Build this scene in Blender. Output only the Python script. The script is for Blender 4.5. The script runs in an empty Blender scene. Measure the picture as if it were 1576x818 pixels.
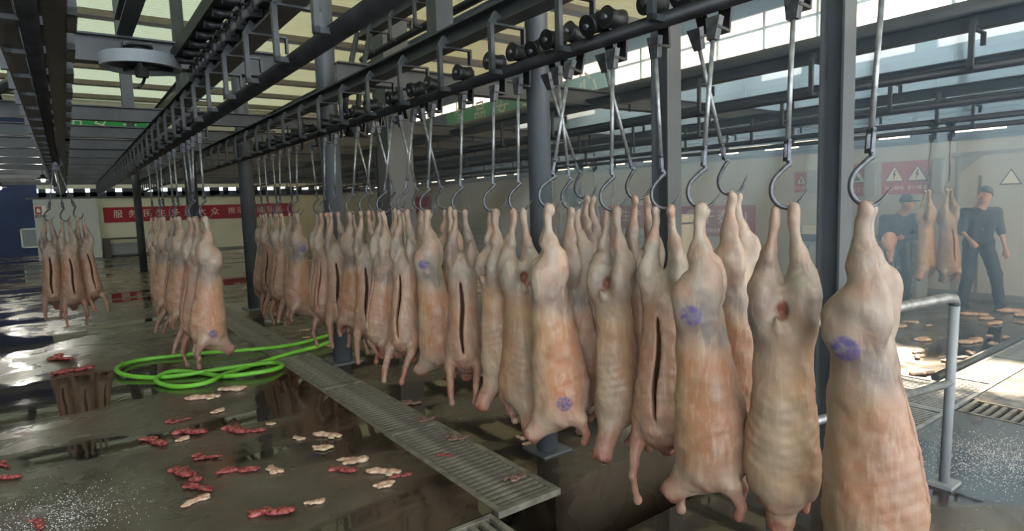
import bpy, math, random
import numpy as np
from mathutils import Matrix, Vector

random.seed(7)
S = bpy.context.scene
COL = S.collection

# ------------------------------------------------------------------ camera, sky, lights, exposure
cam = bpy.data.cameras.new('camera'); cam_o = bpy.data.objects.new('camera', cam); COL.objects.link(cam_o)
cam.sensor_width = 36.0; cam.lens = 36.0 * 937.42 / 1576.0; cam.clip_start = 0.05; cam.clip_end = 200
cam_o.matrix_world = Matrix(((0.80643, 0.08551, -0.58511, 0.0), (-0.59048, 0.06351, -0.80455, 0.0),
                             (-0.03164, 0.99431, 0.10171, 1.70), (0, 0, 0, 1)))
S.camera = cam_o
w = bpy.data.worlds.new('overcast_sky'); S.world = w; w.use_nodes = True
bg = w.node_tree.nodes['Background']
bg.inputs[0].default_value = (0.84, 0.92, 1.0, 1); bg.inputs[1].default_value = 5.2
sun = bpy.data.lights.new('sun', 'SUN'); sun.energy = 22.0; sun.angle = math.radians(2.0); sun.color = (0.90, 0.95, 1.0)
sun_o = bpy.data.objects.new('sun', sun); COL.objects.link(sun_o)
sun_o.rotation_euler = Vector((0.78, 0.30, 0.55)).to_track_quat('Z', 'Y').to_euler()      # low sun beyond the right-hand clerestory
S.view_settings.view_transform = 'Standard'; S.view_settings.look = 'None'
S.view_settings.gamma = 1.0; S.view_settings.use_curve_mapping = False
S.view_settings.exposure = 0.0
S.cycles.max_bounces = 10; S.cycles.diffuse_bounces = 5; S.cycles.sample_clamp_indirect = 4.0

# ------------------------------------------------------------------ helpers
def lin(r, g, b):
    f = lambda c: (c/255/12.92) if c/255 <= 0.04045 else ((c/255+0.055)/1.055)**2.4
    return (f(r), f(g), f(b), 1.0)

def mat(name, rgb, rough=0.5, metal=0.0, var=0.0, scale=8.0, bump=0.0, bscale=None, spec=0.5, rgb2=None, emit=None, rvar=0.0):
    m = bpy.data.materials.new(name); m.use_nodes = True
    nt = m.node_tree; b = nt.nodes['Principled BSDF']
    b.inputs['Base Color'].default_value = lin(*rgb)
    b.inputs['Roughness'].default_value = rough; b.inputs['Metallic'].default_value = metal
    b.inputs['Specular IOR Level'].default_value = spec
    if emit:
        b.inputs['Emission Color'].default_value = lin(*rgb); b.inputs['Emission Strength'].default_value = emit
    tc = nt.nodes.new('ShaderNodeTexCoord')
    if var or rgb2 or rvar:
        n = nt.nodes.new('ShaderNodeTexNoise'); n.inputs['Scale'].default_value = scale; n.inputs['Detail'].default_value = 6
        nt.links.new(tc.outputs['Object'], n.inputs['Vector'])
        if var or rgb2:
            r = nt.nodes.new('ShaderNodeValToRGB')
            a = rgb; c = rgb2 or tuple(max(0, v*(1-var)) for v in rgb)
            r.color_ramp.elements[0].position = 0.35; r.color_ramp.elements[0].color = lin(*c)
            r.color_ramp.elements[1].position = 0.62; r.color_ramp.elements[1].color = lin(*a)
            nt.links.new(n.outputs['Fac'], r.inputs['Fac']); nt.links.new(r.outputs['Color'], b.inputs['Base Color'])
        if rvar:
            mr = nt.nodes.new('ShaderNodeMapRange'); mr.inputs['From Min'].default_value = 0.35; mr.inputs['From Max'].default_value = 0.65
            mr.inputs['To Min'].default_value = max(0.02, rough-rvar); mr.inputs['To Max'].default_value = min(1, rough+rvar)
            nt.links.new(n.outputs['Fac'], mr.inputs['Value']); nt.links.new(mr.outputs['Result'], b.inputs['Roughness'])
    if bump:
        n2 = nt.nodes.new('ShaderNodeTexNoise'); n2.inputs['Scale'].default_value = bscale or scale*3; n2.inputs['Detail'].default_value = 5
        nt.links.new(tc.outputs['Object'], n2.inputs['Vector'])
        bp = nt.nodes.new('ShaderNodeBump'); bp.inputs['Strength'].default_value = bump; bp.inputs['Distance'].default_value = 0.02
        nt.links.new(n2.outputs['Fac'], bp.inputs['Height']); nt.links.new(bp.outputs['Normal'], b.inputs['Normal'])
    return m

class MB:
    """collects shapes into one mesh"""
    def __init__(s): s.v = []; s.f = []; s.sm = []
    def add(s, vs, fs, smooth=False):
        o = len(s.v); s.v += [tuple(v) for v in vs]; s.f += [tuple(i+o for i in f) for f in fs]; s.sm += [smooth]*len(fs); return s
    def box(s, x0, x1, y0, y1, z0, z1):
        return s.add([(x0,y0,z0),(x1,y0,z0),(x1,y1,z0),(x0,y1,z0),(x0,y0,z1),(x1,y0,z1),(x1,y1,z1),(x0,y1,z1)],
                     [(0,3,2,1),(4,5,6,7),(0,1,5,4),(1,2,6,5),(2,3,7,6),(3,0,4,7)])
    def tube(s, pts, r, n=10, cap=True):
        P = [Vector(p) for p in pts]; R = r if hasattr(r, '__len__') else [r]*len(P)
        vs = []; up = None
        for i, p in enumerate(P):
            t = (P[min(i+1, len(P)-1)] - P[max(i-1, 0)]).normalized()
            if up is None:
                up = Vector((0,0,1)) if abs(t.z) < 0.9 else Vector((1,0,0))
            a = t.cross(up).normalized(); b = a.cross(t).normalized(); up = b
            for k in range(n):
                q = 2*math.pi*k/n; vs.append(p + a*math.cos(q)*R[i] + b*math.sin(q)*R[i])
        fs = [(i*n+k, i*n+(k+1) % n, (i+1)*n+(k+1) % n, (i+1)*n+k) for i in range(len(P)-1) for k in range(n)]
        s.add(vs, fs, True)
        if cap:
            o = len(s.v) - len(vs)
            s.f += [tuple(o+k for k in range(n))[::-1], tuple(o+(len(P)-1)*n+k for k in range(n))]; s.sm += [False, False]
        return s
    def cyl(s, a, b, r, n=14): return s.tube([a, b], r, n)
    def lathe(s, prof, n=20, c=(0,0,0), smooth=True):
        vs = [(c[0]+r*math.cos(2*math.pi*k/n), c[1]+r*math.sin(2*math.pi*k/n), c[2]+z) for r, z in prof for k in range(n)]
        return s.add(vs, [(i*n+k, i*n+(k+1) % n, (i+1)*n+(k+1) % n, (i+1)*n+k) for i in range(len(prof)-1) for k in range(n)], smooth)
    def prism(s, poly, axis, a, b):
        """polygon (u,v) extruded along axis x or y"""
        f = (lambda u, v, t: (t, u, v)) if axis == 'x' else (lambda u, v, t: (u, t, v)) if axis == 'y' else (lambda u, v, t: (u, v, t))
        n = len(poly); vs = [f(u, v, a) for u, v in poly] + [f(u, v, b) for u, v in poly]
        return s.add(vs, [tuple(range(n))[::-1], tuple(range(n, 2*n))] + [(i, (i+1) % n, n+(i+1) % n, n+i) for i in range(n)])
    def ibeam_y(s, x, y0, y1, z0, z1, w=0.1, t=0.012):
        s.box(x-w/2, x+w/2, y0, y1, z0, z0+t); s.box(x-w/2, x+w/2, y0, y1, z1-t, z1); return s.box(x-t/2, x+t/2, y0, y1, z0+t, z1-t)
    def ibeam_x(s, y, x0, x1, z0, z1, w=0.1, t=0.012):
        s.box(x0, x1, y-w/2, y+w/2, z0, z0+t); s.box(x0, x1, y-w/2, y+w/2, z1-t, z1); return s.box(x0, x1, y-t/2, y+t/2, z0+t, z1-t)
    def ibeam_z(s, x, y, z0, z1, w=0.2, t=0.014):
        s.box(x-w/2, x+w/2, y-w/2, y-w/2+t, z0, z1); s.box(x-w/2, x+w/2, y+w/2-t, y+w/2, z0, z1)
        return s.box(x-t/2, x+t/2, y-w/2+t, y+w/2-t, z0, z1)
    def mesh(s, name, m):
        me = bpy.data.meshes.new(name); me.from_pydata(s.v, [], s.f)
        me.polygons.foreach_set('use_smooth', s.sm); me.materials.append(m); me.update(); return me
    def build(s, name, m, parent=None, loc=(0,0,0)): return link(name, s.mesh(name, m), parent, loc)

def link(name, me, parent=None, loc=(0,0,0), rot=(0,0,0), scale=(1,1,1)):
    o = bpy.data.objects.new(name, me); COL.objects.link(o)
    o.location = loc; o.rotation_euler = rot; o.scale = scale
    if parent: o.parent = parent
    return o
def tag(o, label, cat, group=None, kind=None):
    o['label'] = label; o['category'] = cat
    if group: o['group'] = group
    if kind: o['kind'] = kind
    return o
def empty(name, loc=(0,0,0), rot=(0,0,0)): return link(name, None, None, loc, rot)
def struct(o): o['kind'] = 'structure'; return o
def copy_tree(o, parent=None):
    c = o.copy(); COL.objects.link(c); c.parent = parent
    for ch in o.children: copy_tree(ch, c)
    return c
def bevel(o, wd=0.004, seg=2):
    b = o.modifiers.new('bevel', 'BEVEL'); b.width = wd; b.segments = seg; b.limit_method = 'ANGLE'; return o

def text_mesh(body, size, m, name='lettering', extrude=0.001, bold=0.0):
    c = bpy.data.curves.new(name, 'FONT'); c.body = body; c.size = size; c.extrude = extrude; c.offset = bold
    c.align_x = 'CENTER'; c.align_y = 'CENTER'; c.resolution_u = 2
    o = bpy.data.objects.new(name, c); COL.objects.link(o)
    dg = bpy.context.evaluated_depsgraph_get(); me = bpy.data.meshes.new_from_object(o.evaluated_get(dg))
    bpy.data.objects.remove(o); me.name = name; me.materials.clear(); me.materials.append(m); return me

# ---- implicit surfaces: smooth unions of tapered capsules and lofts, meshed with surface nets
def capsule(P, a, b, ra, rb):
    a = np.array(a); b = np.array(b); ab = b-a; t = np.clip(((P-a)@ab)/max(ab@ab, 1e-9), 0, 1)
    return np.linalg.norm(P-a-t[..., None]*ab, axis=-1) - (ra+(rb-ra)*t)
def ellipsoid(P, c, r):
    q = (P-np.array(c))/np.array(r); k = np.linalg.norm(q, axis=-1); return (k-1)*min(r)
def loft(P, secs):
    secs = sorted(secs); z = np.array([q[0] for q in secs]); A = np.array(secs)[:, 1:]
    pz = P[..., 2]; g = [np.interp(pz, z, A[:, i]) for i in range(4)]
    k = np.sqrt(((P[..., 0]-g[0])/g[2])**2 + ((P[..., 1]-g[1])/g[3])**2)
    d = (k-1)*np.minimum(g[2], g[3])
    return np.maximum(d, np.maximum(z[0]-pz, pz-z[-1]))
def smin(a, b, k):
    h = np.clip(0.5+0.5*(b-a)/k, 0, 1); return b+(a-b)*h - k*h*(1-h)
def smax(a, b, k): return -smin(-a, -b, k)
def surfnet(fun, lo, hi, h):
    ax = [np.arange(lo[i], hi[i]+h, h) for i in range(3)]
    G = np.stack(np.meshgrid(*ax, indexing='ij'), -1); F = fun(G); In = F < 0
    n = F.shape; cs = tuple(m-1 for m in n)
    acc = np.zeros(cs+(3,)); cnt = np.zeros(cs)
    sl = lambda d, ln: slice(d, d+ln)
    for axis in range(3):
        o = [i for i in range(3) if i != axis]
        for d1 in (0, 1):
            for d2 in (0, 1):
                s0 = [None]*3; s0[axis] = sl(0, cs[axis]); s0[o[0]] = sl(d1, cs[o[0]]); s0[o[1]] = sl(d2, cs[o[1]])
                s1 = list(s0); s1[axis] = sl(1, cs[axis])
                f0 = F[tuple(s0)]; f1 = F[tuple(s1)]; cr = (f0 < 0) != (f1 < 0)
                t = np.where(cr, f0/np.where(cr, f0-f1, 1), 0)
                p = G[tuple(s0)].copy(); p[..., axis] += t*h
                acc += p*cr[..., None]; cnt += cr
    act = cnt > 0; idx = -np.ones(cs, int); idx[act] = np.arange(act.sum())
    V = acc[act]/cnt[act][:, None]; Q = []
    for axis in range(3):
        o = [(axis+1) % 3, (axis+2) % 3]
        s0 = [slice(None)]*3; s1 = [slice(None)]*3
        s0[axis] = slice(0, -1); s1[axis] = slice(1, None)
        for a in o: s0[a] = slice(1, -1); s1[a] = slice(1, -1)
        a0 = In[tuple(s0)]; a1 = In[tuple(s1)]
        for flip, msk in ((False, a0 & ~a1), (True, ~a0 & a1)):
            I = np.argwhere(msk)
            if not len(I): continue
            for a in o: I[:, a] += 1
            def at(da, db):
                J = I.copy(); J[:, o[0]] -= da; J[:, o[1]] -= db; return idx[J[:, 0], J[:, 1], J[:, 2]]
            q = [at(1, 1), at(0, 1), at(0, 0), at(1, 0)]
            if flip: q = q[::-1]
            Q.append(np.stack(q, 1))
    return V, np.concatenate(Q)
def net_mesh(name, fun, lo, hi, h, m, relax=1, color=None):
    V, Q = surfnet(fun, lo, hi, h)
    e = np.concatenate([Q[:, [i, (i+1) % 4]] for i in range(4)])
    for _ in range(relax):
        sm = np.zeros_like(V); c = np.zeros(len(V))
        np.add.at(sm, e[:, 0], V[e[:, 1]]); np.add.at(c, e[:, 0], 1); np.add.at(sm, e[:, 1], V[e[:, 0]]); np.add.at(c, e[:, 1], 1)
        V = 0.5*V+0.5*sm/c[:, None]
    me = bpy.data.meshes.new(name); me.from_pydata(V.tolist(), [], Q.tolist())
    me.polygons.foreach_set('use_smooth', [True]*len(Q)); me.materials.append(m)
    if color is not None:
        ca = me.color_attributes.new('flesh', 'FLOAT_COLOR', 'POINT'); c = color(V)
        ca.data.foreach_set('color', np.concatenate([c, np.ones((len(V), 1))], 1).astype(np.float32).ravel())
    me.update(); return me
def wob(P, seed, f=6.0):
    r = np.random.RandomState(seed); out = 0
    for k in range(6):
        d = r.normal(size=3); d /= np.linalg.norm(d); fr = f*(0.6+1.6*r.rand()); out = out + np.sin((P@d)*fr+r.rand()*6.28)
    return out/6

# ------------------------------------------------------------------ materials
M = {}
M['steel'] = mat('painted grey steel', (66, 70, 72), 0.42, 0.0, var=0.25, scale=3, bump=0.06)
M['steel_dark'] = mat('greasy dark steel', (44, 45, 48), 0.4, 0.3, var=0.35, scale=6, bump=0.1)
M['column'] = mat('blue grey column paint', (86, 91, 95), 0.45, 0.0, var=0.14, scale=2.5, bump=0.05)
M['galv'] = mat('galvanised rod', (160, 162, 162), 0.42, 0.6, var=0.25, scale=20)
M['hook'] = mat('worn hook steel', (98, 100, 104), 0.42, 0.6, var=0.3, scale=25)
M['wall'] = mat('white insulated panel', (190, 192, 190), 0.5, var=0.05, scale=1.2)
M['wall_cream'] = mat('cream wall paint', (214, 208, 190), 0.6, var=0.06, scale=0.8)
M['seam'] = mat('panel seam', (120, 122, 122), 0.6)
M['blue'] = mat('blue wall paint', (38, 58, 108), 0.55, var=0.1, scale=1)
M['clad'] = mat('dark blue cladding', (58, 68, 84), 0.6, var=0.15, scale=0.6)
M['red'] = mat('red banner cloth', (164, 30, 52), 0.7, var=0.12, scale=2, bump=0.05)
M['redsign'] = mat('red enamel sign', (176, 62, 70), 0.5)
M['green'] = mat('green banner', (48, 170, 90), 0.6, var=0.08, scale=1)
M['white'] = mat('white print', (236, 234, 226), 0.6)
M['gold'] = mat('pale lettering', (236, 214, 206), 0.6)
M['black'] = mat('black print', (28, 30, 44), 0.6)
M['grate'] = mat('wet steel grating', (138, 132, 118), 0.42, 0.1, var=0.3, scale=9, bump=0.1)
M['grate_galv'] = mat('galvanised grating', (178, 182, 186), 0.4, 0.35, var=0.25, scale=9)
M['hose'] = mat('green rubber hose', (122, 200, 62), 0.38, var=0.12, scale=5)
M['offal'] = mat('red offal', (112, 26, 34), 0.26, var=0.5, scale=40, rgb2=(178, 98, 92), bump=0.35, bscale=60)
M['fat'] = mat('pale fat', (212, 188, 158), 0.4, scale=30, rgb2=(180, 122, 104), bump=0.25, bscale=50)
M['gristle'] = mat('dark gristle', (96, 72, 62), 0.45, scale=40, rgb2=(150, 118, 104), bump=0.4, bscale=60)
M['cloth_dark'] = mat('dark navy work cloth', (34, 38, 48), 0.75, var=0.2, scale=12, bump=0.15)
M['cloth_water'] = mat('dark waterproof trousers', (26, 32, 42), 0.3, var=0.2, scale=10, bump=0.2)
M['skin'] = mat('skin', (186, 140, 118), 0.5, var=0.08, scale=14)
M['hair'] = mat('black hair', (22, 20, 20), 0.55, bump=0.3, bscale=90)
M['boot'] = mat('black rubber boot', (24, 24, 26), 0.3)
M['plastic'] = mat('white plastic', (228, 226, 212), 0.4, var=0.05)
M['wood'] = mat('dark table', (58, 52, 48), 0.5, var=0.2)
M['greybox'] = mat('grey cabinet', (148, 154, 160), 0.5, var=0.06)
M['bulb'] = mat('lit lamp glass', (255, 250, 240), 0.4, emit=40)
M['purlin'] = mat('brown grey purlin', (128, 118, 100), 0.6, var=0.1)
M['frame'] = mat('white window frame', (190, 198, 204), 0.5)
def frost_mat():
    m = bpy.data.materials.new('frosted glazing'); m.use_nodes = True; nt = m.node_tree
    for n in list(nt.nodes): nt.nodes.remove(n)
    o = nt.nodes.new('ShaderNodeOutputMaterial'); t = nt.nodes.new('ShaderNodeBsdfTranslucent'); t.inputs[0].default_value = lin(150, 158, 168); nt.links.new(t.outputs[0], o.inputs[0]); return m
M['frost'] = frost_mat()
M['salt'] = mat('white salt', (228, 230, 234), 0.8)

def roof_mat():
    m = bpy.data.materials.new('cream translucent roof sheet'); m.use_nodes = True; nt = m.node_tree
    for n in list(nt.nodes): nt.nodes.remove(n)
    o = nt.nodes.new('ShaderNodeOutputMaterial'); mix = nt.nodes.new('ShaderNodeMixShader'); mix.inputs[0].default_value = 0.22
    t = nt.nodes.new('ShaderNodeBsdfTranslucent'); d = nt.nodes.new('ShaderNodeBsdfDiffuse')
    t.inputs[0].default_value = lin(164, 167, 152); d.inputs[0].default_value = lin(226, 222, 204)
    tc = nt.nodes.new('ShaderNodeTexCoord'); wv = nt.nodes.new('ShaderNodeTexWave'); wv.bands_direction = 'Y'; wv.inputs['Scale'].default_value = 1.6
    bp = nt.nodes.new('ShaderNodeBump'); bp.inputs['Strength'].default_value = 0.9; bp.inputs['Distance'].default_value = 0.12
    nt.links.new(tc.outputs['Object'], wv.inputs['Vector']); nt.links.new(wv.outputs['Fac'], bp.inputs['Height'])
    nt.links.new(bp.outputs[0], t.inputs['Normal']); nt.links.new(bp.outputs[0], d.inputs['Normal'])
    nt.links.new(t.outputs[0], mix.inputs[1]); nt.links.new(d.outputs[0], mix.inputs[2]); nt.links.new(mix.outputs[0], o.inputs[0]); return m
M['roof'] = roof_mat()

def floor_mat():
    m = bpy.data.materials.new('wet stained concrete'); m.use_nodes = True; nt = m.node_tree; b = nt.nodes['Principled BSDF']
    L = nt.links.new; tc = nt.nodes.new('ShaderNodeTexCoord')
    def noise(sc, det=5, dist=0.0, stretch=None):
        n = nt.nodes.new('ShaderNodeTexNoise'); n.inputs['Scale'].default_value = sc; n.inputs['Detail'].default_value = det; n.inputs['Distortion'].default_value = dist
        mp = nt.nodes.new('ShaderNodeMapping'); mp.inputs['Scale'].default_value = stretch or (1, 1, 1)
        L(tc.outputs['Object'], mp.inputs['Vector']); L(mp.outputs[0], n.inputs['Vector']); return n.outputs['Fac']
    def ramp(f, stops):
        r = nt.nodes.new('ShaderNodeValToRGB'); e = r.color_ramp.elements
        while len(e) < len(stops): e.new(0.5)
        for q, (p, c) in zip(e, stops): q.position = p; q.color = c
        L(f, r.inputs['Fac']); return r.outputs['Color']
    base = ramp(noise(1.1, 8, 0.4), [(0.3, lin(64, 55, 46)), (0.5, lin(84, 74, 62)), (0.72, lin(106, 96, 82))])
    blood = ramp(noise(0.8, 4, 0.8, (1, 0.6, 1)), [(0.56, (0, 0, 0, 1)), (0.7, (0.8, 0.8, 0.8, 1))])
    mx = nt.nodes.new('ShaderNodeMixRGB'); L(blood, mx.inputs['Fac']); L(base, mx.inputs['Color1']); mx.inputs['Color2'].default_value = lin(62, 38, 32)
    pud = ramp(noise(0.62, 7, 0.5, (0.55, 1.25, 1)), [(0.455, (1, 1, 1, 1)), (0.50, (0, 0, 0, 1))])          # standing water
    mw = nt.nodes.new('ShaderNodeMixRGB'); mw.blend_type = 'MULTIPLY'; L(pud, mw.inputs['Fac']); L(mx.outputs[0], mw.inputs['Color1']); mw.inputs['Color2'].default_value = (0.42, 0.41, 0.40, 1)
    L(mw.outputs[0], b.inputs['Base Color'])
    damp = ramp(noise(2.4, 8, 0.7), [(0.35, (0.16,)*3+(1,)), (0.65, (0.40,)*3+(1,))])
    mr = nt.nodes.new('ShaderNodeMixRGB'); L(pud, mr.inputs['Fac']); L(damp, mr.inputs['Color1']); mr.inputs['Color2'].default_value = (0.025, 0.025, 0.025, 1)
    L(mr.outputs[0], b.inputs['Roughness']); b.inputs['Specular IOR Level'].default_value = 0.6
    iv = nt.nodes.new('ShaderNodeMath'); iv.operation = 'SUBTRACT'; iv.inputs[0].default_value = 1.0; L(pud, iv.inputs[1])
    st = nt.nodes.new('ShaderNodeMath'); st.operation = 'MULTIPLY_ADD'; st.inputs[1].default_value = 0.16; st.inputs[2].default_value = 0.012; L(iv.outputs[0], st.inputs[0])
    bp = nt.nodes.new('ShaderNodeBump'); bp.inputs['Distance'].default_value = 0.03; L(st.outputs[0], bp.inputs['Strength'])
    L(noise(7.0, 8, 0.3), bp.inputs['Height']); L(bp.outputs[0], b.inputs['Normal']); return m
M['floor'] = floor_mat()

def flesh_mat():
    m = bpy.data.materials.new('skinned carcass flesh'); m.use_nodes = True; nt = m.node_tree; b = nt.nodes['Principled BSDF']; L = nt.links.new
    at = nt.nodes.new('ShaderNodeAttribute'); at.attribute_name = 'flesh'
    tc = nt.nodes.new('ShaderNodeTexCoord'); oi = nt.nodes.new('ShaderNodeObjectInfo')
    ad = nt.nodes.new('ShaderNodeVectorMath'); ad.operation = 'ADD'; sc = nt.nodes.new('ShaderNodeVectorMath'); sc.operation = 'SCALE'
    cb = nt.nodes.new('ShaderNodeCombineXYZ'); L(oi.outputs['Random'], cb.inputs[0]); L(oi.outputs['Random'], cb.inputs[2])
    L(cb.outputs[0], sc.inputs[0]); sc.inputs['Scale'].default_value = 13.0
    L(tc.outputs['Object'], ad.inputs[0]); L(sc.outputs[0], ad.inputs[1])
    n = nt.nodes.new('ShaderNodeTexNoise'); n.inputs['Scale'].default_value = 5; n.inputs['Detail'].default_value = 5; n.inputs['Distortion'].default_value = 0.8
    L(ad.outputs[0], n.inputs['Vector'])
    r = nt.nodes.new('ShaderNodeValToRGB'); e = r.color_ramp.elements
    e[0].position = 0.28; e[0].color = lin(128, 108, 100); e[1].position = 0.72; e[1].color = lin(206, 172, 140)
    q = e.new(0.45); q.color = lin(182, 154, 130); q = e.new(0.58); q.color = lin(192, 128, 96)
    L(n.outputs['Fac'], r.inputs['Fac'])
    mx = nt.nodes.new('ShaderNodeMixRGB'); mx.inputs['Fac'].default_value = 0.28; L(at.outputs['Color'], mx.inputs['Color1']); L(r.outputs['Color'], mx.inputs['Color2'])
    mps = nt.nodes.new('ShaderNodeMapping'); mps.inputs['Scale'].default_value = (34, 34, 7); L(ad.outputs[0], mps.inputs['Vector'])
    ns = nt.nodes.new('ShaderNodeTexNoise'); ns.inputs['Scale'].default_value = 1; ns.inputs['Detail'].default_value = 7; ns.inputs['Distortion'].default_value = 1.2; L(mps.outputs[0], ns.inputs['Vector'])
    ms = nt.nodes.new('ShaderNodeMapRange'); ms.inputs['From Min'].default_value = 0.52; ms.inputs['From Max'].default_value = 0.68; ms.inputs['To Max'].default_value = 0.38; L(ns.outputs['Fac'], ms.inputs['Value'])
    mxs = nt.nodes.new('ShaderNodeMixRGB'); L(ms.outputs[0], mxs.inputs['Fac']); L(mx.outputs[0], mxs.inputs['Color1']); mxs.inputs['Color2'].default_value = lin(214, 190, 158); mx = mxs
    # value shifts a little from carcass to carcass
    hs = nt.nodes.new('ShaderNodeHueSaturation')
    mr = nt.nodes.new('ShaderNodeMapRange'); mr.inputs['To Min'].default_value = 0.64; mr.inputs['To Max'].default_value = 0.86; L(oi.outputs['Random'], mr.inputs['Value'])
    L(mr.outputs[0], hs.inputs['Value']); L(mx.outputs[0], hs.inputs['Color'])
    st = nt.nodes.new('ShaderNodeAttribute'); st.attribute_type = 'OBJECT'; st.attribute_name = 'stamp'
    df = nt.nodes.new('ShaderNodeVectorMath'); df.operation = 'DISTANCE'; L(tc.outputs['Object'], df.inputs[0]); L(st.outputs['Vector'], df.inputs[1])
    n3 = nt.nodes.new('ShaderNodeTexNoise'); n3.inputs['Scale'].default_value = 60; L(ad.outputs[0], n3.inputs['Vector'])
    m1 = nt.nodes.new('ShaderNodeMapRange'); m1.inputs['From Min'].default_value = 0.047; m1.inputs['From Max'].default_value = 0.038; L(df.outputs['Value'], m1.inputs['Value'])
    m2 = nt.nodes.new('ShaderNodeMapRange'); m2.inputs['From Min'].default_value = 0.35; m2.inputs['From Max'].default_value = 0.6; m2.inputs['To Min'].default_value = 0.35; m2.inputs['To Max'].default_value = 0.95; L(n3.outputs['Fac'], m2.inputs['Value'])
    mu = nt.nodes.new('ShaderNodeMath'); mu.operation = 'MULTIPLY'; L(m1.outputs[0], mu.inputs[0]); L(m2.outputs[0], mu.inputs[1])
    mx2 = nt.nodes.new('ShaderNodeMixRGB'); L(mu.outputs[0], mx2.inputs['Fac']); L(hs.outputs[0], mx2.inputs['Color1']); mx2.inputs['Color2'].default_value = lin(92, 82, 124)
    L(mx2.outputs[0], b.inputs['Base Color'])
    b.inputs['Roughness'].default_value = 0.42; b.inputs['Specular IOR Level'].default_value = 0.35
    b.inputs['Subsurface Weight'].default_value = 0.0
    n2 = nt.nodes.new('ShaderNodeTexNoise'); n2.inputs['Scale'].default_value = 26; n2.inputs['Detail'].default_value = 5; L(ad.outputs[0], n2.inputs['Vector'])
    mp = nt.nodes.new('ShaderNodeMapping'); mp.inputs['Scale'].default_value = (60, 60, 9); L(ad.outputs[0], mp.inputs['Vector'])
    n4 = nt.nodes.new('ShaderNodeTexNoise'); n4.inputs['Scale'].default_value = 1; L(mp.outputs[0], n4.inputs['Vector'])
    bp = nt.nodes.new('ShaderNodeBump'); bp.inputs['Strength'].default_value = 0.35; bp.inputs['Distance'].default_value = 0.012; L(n2.outputs['Fac'], bp.inputs['Height'])
    b2 = nt.nodes.new('ShaderNodeBump'); b2.inputs['Strength'].default_value = 0.18; b2.inputs['Distance'].default_value = 0.008; L(n4.outputs['Fac'], b2.inputs['Height'])
    L(bp.outputs[0], b2.inputs['Normal']); L(b2.outputs[0], b.inputs['Normal']); return m
M['flesh'] = flesh_mat()

# ------------------------------------------------------------------ the room
RX, FY = 11.3, 31.0          # right wall, far wall
LX, NY = -10.0, -5.0         # left wall, open front edge
# floor: slabs around the open pit, the long drain channel and the cross drains
f = MB()
def slab(x0, x1, y0, y1): f.box(x0, x1, y0, y1, -0.75, 0.0)
slab(LX, 1.77, 2.70, 2.705); slab(LX, 1.80, 2.705, 40)
slab(LX, 0.6, 2.30, 2.70); slab(LX, 1.77, NY, 2.30)
slab(2.23, 4.2, 2.70, 40); slab(1.80, 2.23, 13.0, 40)
slab(1.77, 4.2, NY, 2.10); slab(4.2, 5.72, 2.06, 40); slab(6.16, 16, 2.06, 40); slab(5.72, 6.16, 6.2, 40)
slab(4.2, 5.40, NY, 1.70); slab(5.82, 16, NY, 1.70); slab(5.40, 5.82, NY, -1.2)
f.box(LX, 16, NY, 40, -0.80, -0.72)                       # pit bottom
f.box(1.80, 2.23, 2.9, 13.0, -0.74, -0.42); f.box(5.72, 6.16, 2.06, 6.2, -0.74, -0.42)
f.box(4.2, 16, 1.70, 2.06, -0.74, -0.42); f.box(5.40, 5.82, -1.2, 1.70, -0.74, -0.42); f.box(0.6, 1.77, 2.30, 2.70, -0.74, -0.42)
fl = struct(f.build('floor', M['floor']))
# joints sawn in the concrete
for x0, x1, y0, y1 in ((LX, 1.8, 9.60, 9.612), (2.6, 2.612, 9.6, 30), (2.23, 11.3, 14.0, 14.012), (-3.0, -2.988, 2.7, 30), (2.23, 5.7, 9.60, 9.612)):
    MB().box(x0, x1, y0, y1, 0.0, 0.0015).build('floor_joint', M['wood'], fl)

# right wall of white insulated panels with an opening at the barred window
WZ = 2.45
def wall_panels(parent, segs, axis, pos, th, m):
    for a, b, z0, z1 in segs:
        mb = MB()
        if axis == 'x': mb.box(pos, pos+th, a+0.004, b-0.004, z0, z1)
        else: mb.box(a+0.004, b-0.004, pos, pos+th, z0, z1)
        mb.build('panel', m, parent)
wr = struct(MB().box(RX+0.012, RX+0.10, NY, 12.20, 0, WZ).box(RX+0.012, RX+0.10, 13.15, FY, 0, WZ).box(RX+0.012, RX+0.10, 12.2, 13.15, 0, 0.4).box(RX+0.012, RX+0.10, 12.2, 13.15, 2.12, WZ).build('wall_right', M['seam']))
ys = [-5.0, -3.8, -2.6, -1.4, -0.2, 1.0, 2.3, 3.66, 4.8, 6.1, 7.3, 8.5, 9.7, 10.9, 12.2]
wall_panels(wr, [(a, b, 0, WZ) for a, b in zip(ys, ys[1:])] + [(12.2, 13.15, 0, 0.4), (12.2, 13.15, 2.12, WZ)], 'x', RX, 0.03, M['wall'])
ys = [13.15 + i*1.19 for i in range(16)]
wall_panels(wr, [(a, b, 0, WZ) for a, b in zip(ys, ys[1:])], 'x', RX, 0.03, M['wall'])
struct(MB().box(RX-0.03, RX, NY, FY, 0, 0.10).build('baseboard_right', M['seam']))
struct(MB().box(RX-0.04, RX+0.14, NY, FY, WZ, WZ+0.06).build('trim_1', M['steel']))
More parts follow.
